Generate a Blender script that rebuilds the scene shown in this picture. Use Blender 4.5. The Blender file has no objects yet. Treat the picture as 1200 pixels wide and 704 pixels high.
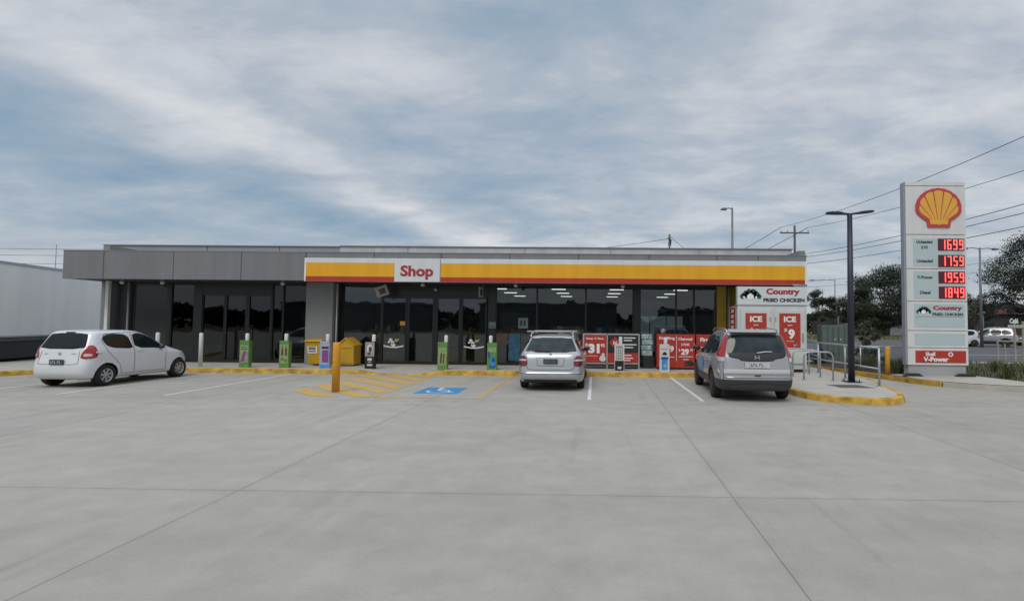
import bpy, bmesh, math, random
from mathutils import Vector, Matrix, noise
from mathutils.bvhtree import BVHTree
PI = math.pi
scene = bpy.context.scene
COL = scene.collection
RND = random.Random(7)

# ------------------------------------------------------------------ materials
def nt(m):
    m.use_nodes = True
    return m.node_tree.nodes, m.node_tree.links
MC = {}
def mat(name, col, rough=0.6, metal=0.0, var=0.12, scale=3.0, bump=0.0, bscale=60.0, spec=0.5, coat=0.0, dirt=0.0, streak=False):
    """plain painted / plastic / stone surface with procedural mottling"""
    if name in MC: return MC[name]
    m = bpy.data.materials.new(name); N, L = nt(m)
    b = N['Principled BSDF']
    b.inputs['Roughness'].default_value = rough; b.inputs['Metallic'].default_value = metal
    b.inputs['Specular IOR Level'].default_value = spec
    b.inputs['Coat Weight'].default_value = coat; b.inputs['Coat Roughness'].default_value = 0.06
    tc = N.new('ShaderNodeTexCoord')
    n = N.new('ShaderNodeTexNoise'); n.inputs['Scale'].default_value = scale; n.inputs['Detail'].default_value = 6
    if streak:
        mpp = N.new('ShaderNodeMapping'); mpp.inputs['Scale'].default_value = (2.2, 2.2, .22); L.new(tc.outputs['Object'], mpp.inputs['Vector']); L.new(mpp.outputs[0], n.inputs['Vector'])
    else: L.new(tc.outputs['Object'], n.inputs['Vector'])
    r = N.new('ShaderNodeValToRGB')
    a = [max(0, c*(1-var)) for c in col]; z = [min(1, c*(1+var)) for c in col]
    r.color_ramp.elements[0].position = .3; r.color_ramp.elements[0].color = (*a, 1)
    r.color_ramp.elements[1].position = .7; r.color_ramp.elements[1].color = (*z, 1)
    L.new(n.outputs['Fac'], r.inputs['Fac'])
    out = r.outputs['Color']
    if dirt > 0:                                   # grime gathering towards the ground
        s = N.new('ShaderNodeSeparateXYZ'); g = N.new('ShaderNodeNewGeometry'); L.new(g.outputs['Position'], s.inputs[0])
        mr = N.new('ShaderNodeMapRange'); mr.inputs['From Min'].default_value = .15; mr.inputs['From Max'].default_value = .9
        mr.inputs['To Min'].default_value = dirt; mr.inputs['To Max'].default_value = 0
        L.new(s.outputs['Z'], mr.inputs['Value'])
        mu = N.new('ShaderNodeMath'); mu.operation = 'MULTIPLY'; L.new(mr.outputs[0], mu.inputs[0]); L.new(n.outputs['Fac'], mu.inputs[1])
        mx = N.new('ShaderNodeMix'); mx.data_type = 'RGBA'; L.new(mu.outputs[0], mx.inputs['Factor'])
        L.new(out, mx.inputs['A']); mx.inputs['B'].default_value = (.09, .08, .065, 1); out = mx.outputs['Result']
    L.new(out, b.inputs['Base Color'])
    if bump > 0:
        n2 = N.new('ShaderNodeTexNoise'); n2.inputs['Scale'].default_value = bscale; n2.inputs['Detail'].default_value = 4
        L.new(tc.outputs['Object'], n2.inputs['Vector'])
        bp = N.new('ShaderNodeBump'); bp.inputs['Strength'].default_value = bump; bp.inputs['Distance'].default_value = .01
        L.new(n2.outputs['Fac'], bp.inputs['Height']); L.new(bp.outputs[0], b.inputs['Normal'])
    MC[name] = m
    return m
def emis(name, col, strength, back=(.02, .02, .02)):
    if name in MC: return MC[name]
    m = bpy.data.materials.new(name); N, L = nt(m); b = N['Principled BSDF']
    b.inputs['Base Color'].default_value = (*back, 1); b.inputs['Emission Color'].default_value = (*col, 1)
    n = N.new('ShaderNodeTexNoise'); n.inputs['Scale'].default_value = 9
    mr = N.new('ShaderNodeMapRange'); mr.inputs['To Min'].default_value = strength*.9; mr.inputs['To Max'].default_value = strength*1.1
    L.new(n.outputs['Fac'], mr.inputs['Value']); L.new(mr.outputs[0], b.inputs['Emission Strength'])
    MC[name] = m; return m
def glassmat(name, tint, refl=1.0, dark=0.0):
    """thin window glass: tinted see-through + fresnel reflection with slight waviness"""
    m = bpy.data.materials.new(name); N, L = nt(m)
    N.remove(N['Principled BSDF']); out = N['Material Output']
    tr = N.new('ShaderNodeBsdfTransparent'); tr.inputs['Color'].default_value = (*tint, 1)
    gl = N.new('ShaderNodeBsdfGlossy'); gl.inputs['Roughness'].default_value = .015; gl.inputs['Color'].default_value = (.93, .97, 1, 1)
    fr = N.new('ShaderNodeFresnel'); fr.inputs['IOR'].default_value = 1.5
    mu = N.new('ShaderNodeMath'); mu.operation = 'MULTIPLY'; mu.inputs[1].default_value = 1.9*refl; mu.use_clamp = True
    mx = N.new('ShaderNodeMixShader')
    L.new(fr.outputs[0], mu.inputs[0]); L.new(mu.outputs[0], mx.inputs['Fac'])
    L.new(tr.outputs[0], mx.inputs[1]); L.new(gl.outputs[0], mx.inputs[2]); L.new(mx.outputs[0], out.inputs[0])
    tc = N.new('ShaderNodeTexCoord'); n = N.new('ShaderNodeTexNoise'); n.inputs['Scale'].default_value = 1.1
    L.new(tc.outputs['Object'], n.inputs['Vector'])
    bp = N.new('ShaderNodeBump'); bp.inputs['Strength'].default_value = .12; bp.inputs['Distance'].default_value = .02
    L.new(n.outputs['Fac'], bp.inputs['Height']); L.new(bp.outputs[0], gl.inputs['Normal'])
    return m

def concrete(name, base, joints=None, big=1.0, tyre=0.0):
    m = bpy.data.materials.new(name); N, L = nt(m); b = N['Principled BSDF']
    g = N.new('ShaderNodeNewGeometry'); pos = g.outputs['Position']
    def noi(scale, det=6, rough=.55, vec=None, dist=0):
        n = N.new('ShaderNodeTexNoise'); n.inputs['Scale'].default_value = scale; n.inputs['Detail'].default_value = det
        n.inputs['Roughness'].default_value = rough; n.inputs['Distortion'].default_value = dist
        L.new(vec or pos, n.inputs['Vector']); return n.outputs['Fac']
    def ramp(f, p0, p1, c0, c1):
        r = N.new('ShaderNodeValToRGB'); e = r.color_ramp.elements
        e[0].position = p0; e[0].color = (c0,)*3+(1,) if isinstance(c0, float) else (*c0, 1)
        e[1].position = p1; e[1].color = (c1,)*3+(1,) if isinstance(c1, float) else (*c1, 1)
        L.new(f, r.inputs['Fac']); return r.outputs['Color']
    def mul(a, c, fac=1.0, mode='MULTIPLY'):
        x = N.new('ShaderNodeMix'); x.data_type = 'RGBA'; x.blend_type = mode; x.inputs['Factor'].default_value = fac
        L.new(a, x.inputs['A']); L.new(c, x.inputs['B']); return x.outputs['Result']
    def math2(op, a, v=None, clamp=False):
        x = N.new('ShaderNodeMath'); x.operation = op; x.use_clamp = clamp
        for i, q in enumerate((a, v)):
            if q is None: continue
            if isinstance(q, (int, float)): x.inputs[i].default_value = q
            else: L.new(q, x.inputs[i])
        return x.outputs[0]
    c = ramp(noi(.35*big, 8, .6), .3, .72, tuple(x*.955 for x in base), tuple(x*1.04 for x in base))
    c = mul(c, ramp(noi(2.2, 9, .65), .32, .66, .90, 1.06))
    c = mul(c, ramp(noi(45, 4, .7), .25, .75, .90, 1.08))
    mp = N.new('ShaderNodeMapping'); mp.inputs['Scale'].default_value = (.35, 1.3, 1); L.new(pos, mp.inputs['Vector'])
    c = mul(c, ramp(noi(.8, 6, .6, mp.outputs[0], .4), .35, .62, .95, 1.03))
    if tyre:
        for rot, sc_ in ((1.35, 2.6), (1.75, 2.2), (.25, 2.4)):      # faint narrow tyre tracks
            mp2 = N.new('ShaderNodeMapping'); mp2.inputs['Scale'].default_value = (sc_, .05, 1); mp2.inputs['Rotation'].default_value = (0, 0, rot); L.new(pos, mp2.inputs['Vector'])
            t_ = ramp(noi(1.0, 3, .6, mp2.outputs[0], .3), .585, .66, 0.0, 1.0)
            p_ = ramp(noi(.22, 4, .6), .48, .62, 0.0, 1.0)
            k_ = mul(t_, p_); iv = N.new('ShaderNodeMapRange'); L.new(k_, iv.inputs['Value']); iv.inputs['To Min'].default_value = 1; iv.inputs['To Max'].default_value = .87
            c = mul(c, iv.outputs[0])
        c = mul(c, ramp(noi(14, 3, .8), .66, .74, 1.0, .80), .7)      # grit and chewing gum
        c = mul(c, ramp(noi(.5, 7, .72, None, .6), .56, .70, 1.0, .91))
        v = N.new('ShaderNodeTexVoronoi'); v.inputs['Scale'].default_value = .55; L.new(pos, v.inputs['Vector'])   # oil spots
        d = math2('ADD', v.outputs['Distance'], math2('MULTIPLY', noi(9, 3), .12))
        c = mul(c, ramp(d, .075, .13, .55, 1.0), .8)
    if joints:
        s = N.new('ShaderNodeSeparateXYZ'); L.new(pos, s.inputs[0])
        wob = math2('MULTIPLY', math2('SUBTRACT', noi(1.5, 3), .5), .02)
        acc = None
        for ax, v0, slope in joints:
            a_ = s.outputs['X' if ax == 'x' else 'Y']; o_ = s.outputs['Y' if ax == 'x' else 'X']
            d = math2('ABSOLUTE', math2('ADD', math2('SUBTRACT', math2('SUBTRACT', a_, math2('MULTIPLY', o_, slope)), v0), wob))
            acc = d if acc is None else math2('MINIMUM', acc, d)
        rs = random.Random(5); tone = None                      # each slab poured a little lighter or darker
        for ax, v0, slope in joints:
            a_ = s.outputs['X' if ax == 'x' else 'Y']; o_ = s.outputs['Y' if ax == 'x' else 'X']
            q_ = math2('MULTIPLY', math2('GREATER_THAN', math2('SUBTRACT', a_, math2('MULTIPLY', o_, slope)), v0), rs.choice((-.045, .04, -.03, .05)))
            tone = q_ if tone is None else math2('ADD', tone, q_)
        c = mul(c, math2('ADD', tone, 1.0))
        c = mul(c, ramp(acc, .003, .008, .52, 1.0))
        c = mul(c, ramp(acc, .0, .10, .95, 1.0))
    L.new(c, b.inputs['Base Color'])
    b.inputs['Roughness'].default_value = .8
    rr = N.new('ShaderNodeMapRange'); rr.inputs['To Min'].default_value = .62; rr.inputs['To Max'].default_value = .92
    L.new(noi(.9, 5), rr.inputs['Value']); L.new(rr.outputs[0], b.inputs['Roughness'])
    bp = N.new('ShaderNodeBump'); bp.inputs['Strength'].default_value = .35; bp.inputs['Distance'].default_value = .004
    L.new(noi(120, 4), bp.inputs['Height']); L.new(bp.outputs[0], b.inputs['Normal'])
    return m

def paintline(name, col, wear=.5):
    m = bpy.data.materials.new(name); N, L = nt(m); b = N['Principled BSDF']
    g = N.new('ShaderNodeNewGeometry')
    n = N.new('ShaderNodeTexNoise'); n.inputs['Scale'].default_value = 6; n.inputs['Detail'].default_value = 10; n.inputs['Roughness'].default_value = .75
    L.new(g.outputs['Position'], n.inputs['Vector'])
    r = N.new('ShaderNodeValToRGB'); r.color_ramp.elements[0].position = .32+.1*wear; r.color_ramp.elements[0].color = (.30, .295, .275, 1)
    r.color_ramp.elements[1].position = .40+.16*wear; r.color_ramp.elements[1].color = (*col, 1)
    L.new(n.outputs['Fac'], r.inputs['Fac']); L.new(r.outputs['Color'], b.inputs['Base Color']); b.inputs['Roughness'].default_value = .75
    return m

# ------------------------------------------------------------------ mesh builder
class MB:
    def __init__(s): s.v = []; s.f = []; s.m = []; s.sm = []
    def add(s, vs, fs, mi=0, smooth=False):
        o = len(s.v); s.v += [tuple(p) for p in vs]
        for f in fs: s.f.append(tuple(i+o for i in f)); s.m.append(mi); s.sm.append(smooth)
        return s
    def box(s, x0, x1, y0, y1, z0, z1, mi=0):
        if x0 > x1: x0, x1 = x1, x0
        if y0 > y1: y0, y1 = y1, y0
        v = [(x, y, z) for z in (z0, z1) for y in (y0, y1) for x in (x0, x1)]
        return s.add(v, [(0, 2, 3, 1), (4, 5, 7, 6), (0, 1, 5, 4), (2, 6, 7, 3), (0, 4, 6, 2), (1, 3, 7, 5)], mi)
    def prism(s, poly, axis, t0, t1, mi=0):
        """poly of 2-D points swept along axis; axis 'y': (x,z); 'x': (y,z); 'z': (x,y)"""
        def P(p, t): return {'y': (p[0], t, p[1]), 'x': (t, p[0], p[1]), 'z': (p[0], p[1], t)}[axis]
        n = len(poly); v = [P(p, t0) for p in poly]+[P(p, t1) for p in poly]
        area = sum(poly[i][0]*poly[(i+1) % n][1]-poly[(i+1) % n][0]*poly[i][1] for i in range(n))
        fl = (area > 0) != (axis == 'y')
        a = tuple(range(n)); bq = tuple(range(n, 2*n))
        fs = [tuple(reversed(a)), bq] if fl else [a, tuple(reversed(bq))]
        for i in range(n):
            j = (i+1) % n; q = (i, j, j+n, i+n)
            fs.append(q if fl else tuple(reversed(q)))
        return s.add(v, fs, mi)
    def tube(s, path, r, seg=8, mi=0, cap=True, smooth=True):
        path = [Vector(p) for p in path]; n = len(path)
        rr = r if isinstance(r, (list, tuple)) else [r]*n
        o = len(s.v); up = None
        for i, p in enumerate(path):
            d = (path[min(i+1, n-1)]-path[max(i-1, 0)]).normalized()
            if up is None:
                up = Vector((0, 0, 1)) if abs(d.z) < .9 else Vector((0, 1, 0))
            a = d.cross(up).normalized(); b = a.cross(d).normalized(); up = b
            for k in range(seg):
                t = 2*PI*k/seg; q = p+(a*math.cos(t)+b*math.sin(t))*rr[i]; s.v.append(tuple(q))
        for i in range(n-1):
            for k in range(seg):
                k2 = (k+1) % seg
                s.f.append((o+i*seg+k, o+i*seg+k2, o+(i+1)*seg+k2, o+(i+1)*seg+k)); s.m.append(mi); s.sm.append(smooth)
        if cap:
            s.f.append(tuple(o+k for k in reversed(range(seg)))); s.m.append(mi); s.sm.append(False)
            s.f.append(tuple(o+(n-1)*seg+k for k in range(seg))); s.m.append(mi); s.sm.append(False)
        return s
    def lathe(s, prof, c, axis='z', seg=24, mi=0, smooth=True):
        """prof: list of (r, t) along axis from centre c"""
        o = len(s.v)
        for r, t in prof:
            for k in range(seg):
                a = 2*PI*k/seg; x, y = r*math.cos(a), r*math.sin(a)
                s.v.append({'z': (c[0]+x, c[1]+y, c[2]+t), 'x': (c[0]+t, c[1]+x, c[2]+y), 'y': (c[0]+x, c[1]+t, c[2]+y)}[axis])
        for i in range(len(prof)-1):
            for k in range(seg):
                k2 = (k+1) % seg
                s.f.append((o+i*seg+k, o+i*seg+k2, o+(i+1)*seg+k2, o+(i+1)*seg+k)); s.m.append(mi); s.sm.append(smooth)
        return s
    def build(s, name, mats, parent=None, world=True, bevel=0, recalc=False):
        me = bpy.data.meshes.new(name); me.from_pydata(s.v, [], s.f)
        mats = mats if isinstance(mats, (list, tuple)) else [mats]
        for m in mats: me.materials.append(m)
        me.polygons.foreach_set('material_index', s.m); me.polygons.foreach_set('use_smooth', s.sm)
        me.update()
        if recalc:
            bm = bmesh.new(); bm.from_mesh(me); bmesh.ops.recalc_face_normals(bm, faces=bm.faces); bm.to_mesh(me); bm.free()
        return link(name, me, parent, world, bevel)
def root_off(o):
    v = Vector((0, 0, 0))
    while o is not None: v += o.location; o = o.parent
    return v
def link(name, me, parent=None, world=True, bevel=0):
    o = bpy.data.objects.new(name, me); COL.objects.link(o)
    if parent is not None:
        if world: me.transform(Matrix.Translation(-root_off(parent)))
        o.parent = parent
    if bevel:
        b = o.modifiers.new('Bevel', 'BEVEL'); b.width = bevel; b.segments = 2; b.limit_method = 'ANGLE'; b.angle_limit = .7
    return o
def thing(name, label, cat, loc=(0, 0, 0), rz=0, group=None):
    o = bpy.data.objects.new(name, None); COL.objects.link(o); o.empty_display_size = .2
    o.location = loc; o.rotation_euler = (0, 0, rz); return tag(o, label, cat, group)
def tag(o, label, cat, group=None, kind=None):
    o['label'] = label; o['category'] = cat
    if group: o['group'] = group
    if kind: o['kind'] = kind
    return o
def struct(o): o['kind'] = 'structure'; return o
def recenter(o, base):
    """move the origin of a single-mesh thing to its base"""
    o.data.transform(Matrix.Translation(-Vector(base))); o.location = base; return o
def dup(o, parent=None, loc=None, rz=None, label=None):
    c = o.copy(); COL.objects.link(c); c.parent = parent
    if loc is not None: c.location = loc
    if rz is not None: c.rotation_euler = (0, 0, rz)
    if label: c['label'] = label
    for ch in list(o.children): dup(ch, c)
    return c

def textmesh(s, fit=None, bold=0.02, size=1.0, depth=.0):
    cu = bpy.data.curves.new('t', 'FONT'); cu.body = s; cu.size = size; cu.offset = bold; cu.align_x = 'CENTER'; cu.resolution_u = 4
    cu.extrude = 0
    ob = bpy.data.objects.new('t', cu); COL.objects.link(ob)
    dg = bpy.context.evaluated_depsgraph_get(); me = bpy.data.meshes.new_from_object(ob.evaluated_get(dg))
    bpy.data.objects.remove(ob); bpy.data.curves.remove(cu)
    xs = [v.co.x for v in me.vertices]; ys = [v.co.y for v in me.vertices]
    x0, x1, y0, y1 = min(xs), max(xs), min(ys), max(ys)
    sx = sy = 1
    if fit:
        w, h = fit
        sx = w/(x1-x0) if w else h/(y1-y0); sy = h/(y1-y0) if h else sx
    V = [((v.co.x-(x0+x1)/2)*sx, (v.co.y-(y0+y1)/2)*sy) for v in me.vertices]
    F = [tuple(p.vertices) for p in me.polygons]; bpy.data.meshes.remove(me)
    return V, F
def put_text(mb, s, x, y, z, w=None, h=None, mi=0, bold=.02, proud=.004, slab=False):
    """lettering facing the camera side (-Y) centred on x, z, as thin faces at depth y"""
    V, F = textmesh(s, (w, h), bold)
    mb.add([(x+a, y-proud, z+b) for a, b in V], [f for f in F], mi)
def disc(mb, x, y, z, rx, rz, mi=0, n=20, wob=0, seed=0):
    r = random.Random(seed)
    mb.add([(x+rx*math.cos(2*PI*k/n)*(1+wob*(r.random()-.5)), y, z+rz*math.sin(2*PI*k/n)*(1+wob*(r.random()-.5))) for k in range(n)], [tuple(range(n))], mi)
def card(mb, x0, x1, z0, z1, y, mi=0):
    mb.add([(x0, y, z0), (x1, y, z0), (x1, y, z1), (x0, y, z1)], [(0, 1, 2, 3)], mi)

# shared materials
WHITE = mat('white_paint', (.72, .73, .74), .45, var=.04, dirt=.15)
SIGNWHITE = mat('sign_white', (.60, .63, .64), .35, var=.06, scale=1.5, streak=True)
GREY = mat('grey_panel', (.172, .173, .182), .5, var=.09, scale=1.6, streak=True)
PARL = mat('light_parapet', (.34, .35, .36), .55, var=.06, scale=.8)
PARD = mat('dark_parapet', (.20, .205, .215), .55, var=.06, scale=.8)
BLACK = mat('black_aluminium', (.010, .011, .012), .35, var=.1)
SOFFIT = mat('soffit', (.05, .05, .055), .6, var=.08)
YELLOW = mat('sign_yellow', (.72, .36, .010), .38, var=.07, scale=1.5, streak=True)
RED = mat('sign_red', (.40, .035, .020), .38, var=.08, scale=1.5, streak=True)
KERBY = mat('kerb_yellow', (.44, .265, .04), .8, var=.5, scale=3.5, bump=.4)
BOLY = mat('bollard_yellow', (.66, .31, .015), .5, var=.12, scale=8, dirt=.35)
STEEL = mat('galvanised_steel', (.42, .44, .46), .42, .7, var=.12, scale=12)
RUBBER = mat('tyre_rubber', (.012, .012, .013), .85, var=.2, scale=20, bump=.3)
DARKPL = mat('dark_plastic', (.018, .019, .021), .55, var=.1)
CONC = concrete('pavement_concrete', (.41, .385, .34))
ALLOY = mat('alloy', (.42, .43, .45), .3, .6, var=.08)
CHROME = mat('chrome', (.65, .66, .68), .15, .9, var=.03)
TXTRED = mat('letter_red', (.36, .022, .03), .4, var=.03)
TXTDARK = mat('letter_dark', (.015, .02, .02), .5, var=.03)
TXTW = mat('letter_white', (.78, .78, .77), .5, var=.03)
GREEN = mat('logo_green', (.015, .07, .045), .5, var=.1)

# ------------------------------------------------------------------ ground
JOINTS = [('x', 1.38, .011), ('x', -3.70, -.006), ('x', 5.15, .03), ('x', -8.9, 0), ('x', -14, 0), ('x', 11.6, 0), ('y', 5.58, -.004), ('y', -.5, 0), ('y', 11.9, 0.0)]
FORE = concrete('forecourt_concrete', (.350, .327, .290), JOINTS, tyre=1.0)
def sheet(name, pts, z, m):
    mb = MB(); mb.add([(x, y, z) for x, y in pts], [tuple(range(len(pts)))]); o = mb.build(name, m)
    if o.data.polygons[0].normal.z < 0: o.data.flip_normals()
    return struct(o)
GRASSG = mat('dry_grass_ground', (.085, .088, .035), .95, var=.35, scale=.7, bump=.5)
sheet('ground', [(-900, -500), (900, -500), (900, 1500), (-900, 1500)], -.02, GRASSG)
sheet('forecourt', [(-45, -40), (26, -40), (26, 12), (14.4, 14.5), (9.4, 18), (9.4, 27), (-60, 40), (-60, -40)], 0, FORE)
ASPH = mat('asphalt', (.085, .087, .092), .85, var=.22, scale=1.2, bump=.6, bscale=90)
sheet('road', [(10.4, 26.9), (300, 26.9), (300, 66), (10.4, 66)], -.004, ASPH)
CONC2 = concrete('footpath_concrete', (.36, .35, .32))
sheet('footpath', [(10.4, 24.6), (120, 24.6), (120, 26.9), (10.4, 26.9)], .0, CONC2)
sheet('verge', [(10, 66.1), (300, 66.1), (300, 125), (10, 125)], .004, mat('verge_grass', (.16, .15, .065), .95, var=.3, scale=.5, bump=.5))
ml = paintline('road_line_white', (.6, .6, .58), .4)
for i, yy in enumerate((33.5, 39.5, 53)):
    mb = MB()
    for x in range(14, 120, 9): mb.box(x, x+4, yy, yy+.12, -.003, .004)
    struct(mb.build('lane_line', ml))

def offset_poly(pl, d):
    out = []
    n = len(pl)
    for i, p in enumerate(pl):
        a = Vector(pl[max(i-1, 0)]); b = Vector(pl[min(i+1, n-1)]); t = (b-a).normalized(); out.append((p[0]-t.y*d, p[1]+t.x*d))
    return out
def smoothline(pl, it=2):
    for _ in range(it):
        q = [pl[0]]
        for a, b in zip(pl, pl[1:]):
            q += [(a[0]*.75+b[0]*.25, a[1]*.75+b[1]*.25), (a[0]*.25+b[0]*.75, a[1]*.25+b[1]*.75)]
        q.append(pl[-1]); pl = q
    return pl
def kerb(name, line, w, h, m, side=1, ramp=None):
    """kerb stone strip: face on the line, top w wide to its left (side=1)"""
    inner = offset_poly(line, w*side); batter = offset_poly(line, .03*side)
    mb = MB(); n = len(line); v = []
    for a, b, c in zip(line, batter, inner):
        hh = h if ramp is None else ramp(a[0], h)
        v += [(a[0], a[1], 0), (b[0], b[1], hh-.015), (b[0]+(c[0]-b[0])*.2, b[1]+(c[1]-b[1])*.2, hh), (c[0], c[1], hh), (c[0], c[1], -.02)]
    fs = [tuple(k+5*i for k in q) for i in range(n-1) for q in ((0, 1, 6, 5), (1, 2, 7, 6), (2, 3, 8, 7), (3, 4, 9, 8))]
    fs += [(0, 1, 2, 3, 4), tuple(5*(n-1)+k for k in (4, 3, 2, 1, 0))]
    mb.add(v, fs); mb.sm = [False]*len(mb.f)
    o = mb.build(name, m, recalc=False)
    bm = bmesh.new(); bm.from_mesh(o.data); bmesh.ops.recalc_face_normals(bm, faces=bm.faces)
    if sum(f.normal.z*f.calc_area() for f in bm.faces) < 0: bmesh.ops.reverse_faces(bm, faces=bm.faces)
    bm.to_mesh(o.data); bm.free()
    return struct(o)
# walkway in front of the shop with its yellow kerb, dropped at the shared bay
def rampf(x, h):
    if -7.1 < x < -5.9: return .02
    if -7.9 <= x <= -7.1: return .02+(h-.02)*(-7.1-x)/.8
    if -5.9 <= x <= -5.1: return .02+(h-.02)*(x+5.9)/.8
    return h
front = [(-19.0, 17.62)]+[(-18+i*.4, 17.62) for i in range(1, 57)]+[(4.95, 17.62)]
left = smoothline([(-24, 6), (-20.2, 11.5), (-18.7, 14.4), (-18.0, 16.2), (-17.2, 17.3), (-16.2, 17.62), (-15, 17.62)])
frontk = left+[p for p in front if p[0] > -14.8]
kerb('kerb', frontk, .16, .15, KERBY, 1, rampf)
wk = MB()
xs = [-14.9, -7.9, -7.1, -5.9, -5.1, 8.6]
for i in range(5):
    h0, h1 = rampf(xs[i], .146), rampf(xs[i+1], .146)
    a, b = xs[i], xs[i+1]
    y0 = 17.77
    wk.add([(a, y0, h0), (b, y0, h1), (b, 19.0, .146), (a, 19.0, .146)], [(0, 1, 2, 3)])
wk.add([(-19.2, 19.0, .146), (8.6, 19.0, .146), (8.6, 20.3, .146), (-19.2, 20.3, .146)], [(0, 1, 2, 3)])
li = offset_poly(left, .15)
wk.add([(x, y, .146) for x, y in li]+[(-14.9, 19.0, .146), (-19.2, 19.0, .146), (-21, 21, .146), (-23, 17, .146), (-27, 8, .146)], [tuple(range(len(li)+5))])
o = wk.build('pavement', CONC, recalc=True); struct(o)
if o.data.polygons[0].normal.z < 0: o.data.flip_normals()
sheet('path', [(-70, 8), (-27, 8), (-23, 17), (-21, 21), (-19.2, 19), (-19.2, 60), (-70, 60)], .012, concrete('yard_concrete', (.30, .295, .28)))
# island at the right of the bays
isl = smoothline([(4.97, 17.62), (4.97, 15.8), (4.98, 14.2), (5.02, 13.2), (5.3, 12.45), (6.1, 11.98), (6.6, 11.98), (7.15, 12.3), (7.62, 13.2), (8.0, 14.6), (8.4, 16.0), (8.6, 18.0), (8.6, 20.3)])
kerb('kerb', isl, .17, .15, KERBY, 1)
inn = offset_poly(isl, .165)
mb = MB(); mb.add([(x, y, .147) for x, y in inn]+[(4.9, 20.3, .147)], [tuple(range(len(inn)+1))]); o = mb.build('pavement', CONC); struct(o)
if o.data.polygons[0].normal.z < 0: o.data.flip_normals()
mb = MB(); mb.box(-19.2, 8.6, 20.3, 36, .0, .12); struct(mb.build('building_slab', CONC2))
# far kerb + garden bed
ky = smoothline([(8.95, 21.5), (9.3, 19.9), (9.62, 18.6), (9.85, 17.4), (10.0, 16.5), (10.35, 15.85)], 2)
kg = smoothline([(10.35, 15.85), (10.8, 15.35), (11.6, 14.95), (12.6, 14.65), (15, 14.2), (20, 13.3), (32, 11.5)], 2)
kb = smoothline([(8.6, 24.5), (8.75, 23), (8.95, 21.5)], 1)
kerb('kerb', ky, .16, .15, KERBY, -1); kerb('kerb', kg, .16, .14, CONC, -1); kerb('kerb', kb, .16, .14, CONC, -1)
inner = offset_poly(kb, -.155)[:-1]+offset_poly(ky, -.155)[:-1]+offset_poly(kg, -.155)
mb = MB(); mb.add([(x, y, .10) for x, y in inner]+[(32, 24.5, .10), (9, 24.5, .10)], [tuple(range(len(inner)+2))])
MULCH = mat('mulch', (.045, .032, .022), .95, var=.5, scale=9, bump=1.0, bscale=40)
o = mb.build('garden_bed', MULCH); struct(o)
if o.data.polygons[0].normal.z < 0: o.data.flip_normals()
# markings
PW = paintline('bay_white', (.66, .66, .64), .35); PY = paintline('bay_yellow', (.56, .34, .07), .6); PB = paintline('bay_blue', (.035, .22, .46), .3)
for x in (-14.95, -12.62, -10.06, -.12, 2.51):
    mb = MB(); mb.add([(x-.04, 12.35, .004), (x+.04, 12.35, .004), (x+.04, 17.55, .004), (x-.04, 17.55, .004)], [(0, 1, 2, 3)]); struct(mb.build('parking_line', PW))
def strip(mb, a, b, w, z=.004):
    a = Vector((*a, z)); b = Vector((*b, z)); d = (b-a).normalized(); n = Vector((-d.y, d.x, 0))*w/2
    mb.add([a-n, b-n, b+n, a+n], [(0, 1, 2, 3)])
for a, b in (((-2.72, 12.3), (-2.72, 17.5)), ((-5.15, 12.42), (-2.78, 12.42)), ((-5.2, 12.5), (-5.2, 17.5))):
    mb = MB(); strip(mb, a, b, .09); struct(mb.build('parking_line', PY))
mb = MB()
for k in range(7):
    y0 = 13.35+.93*k; w = .48; sl = 2.15/2.3
    pts = [(-7.6, y0), (-5.3, y0-2.15), (-5.3, y0-2.15+w*1.2), (-7.6, y0+w*1.2)]
    def clip(pts, f, g):
        out = []
        for p, q in zip(pts, pts[1:]+pts[:1]):
            if f(p): out.append(p)
            if f(p) != f(q): out.append(g(p, q))
        return out
    for lim, sg in ((12.45, 1), (17.58, -1)):
        pts = clip(pts, lambda p: sg*(p[1]-lim) > 0, lambda p, q: (p[0]+(q[0]-p[0])*(lim-p[1])/(q[1]-p[1]), lim)) if pts else pts
    if len(pts) > 2: mb.add([(x, y, .0042) for x, y in pts], [tuple(range(len(pts)))])
struct(mb.build('hatched_marking', PY))
mb = MB(); mb.box(-4.5, -3.42, 13.15, 14.35, .0, .0045); wc = struct(mb.build('accessible_marking', PB))
sy = MB()   # wheelchair symbol
cx0, cy0 = -3.98, 13.55
for k in range(14):
    a0 = math.radians(150+k*15); a1 = a0+math.radians(15.5)
    sy.add([(cx0+r*math.cos(a), cy0+r*math.sin(a), .0085) for a, r in ((a0, .25), (a1, .25), (a1, .31), (a0, .31))], [(0, 1, 2, 3)])
for a, b, w in (((-4.06, 14.08), (-4.02, 13.66), .08), ((-4.02, 13.68), (-3.76, 13.66), .08), ((-3.77, 13.69), (-3.64, 13.36), .08), ((-3.66, 13.37), (-3.55, 13.42), .06), ((-4.04, 13.9), (-3.82, 13.88), .06)):
    strip(sy, a, b, w, .0087)
sy.add([(-4.07+.075*math.cos(k*.5236), 14.19+.075*math.sin(k*.5236), .0085) for k in range(12)], [tuple(range(12))])
struct(sy.build('marking_symbol', PW))
mb = MB(); mb.add([(6.35, 14.75, .151), (6.5, 14.05, .151), (7.35, 14.0, .151), (7.25, 14.75, .151)], [(0, 3, 2, 1)])
for k in range(9): mb.box(6.45+.09*k, 6.49+.09*k, 14.1, 14.7, .151, .156)
o = mb.build('drain_cover', mat('cast_iron', (.12, .12, .12), .7, .3)); recenter(o, (6.9, 14.4, .15)); tag(o, 'dark metal drain cover set in the concrete island', 'drain cover')

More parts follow.
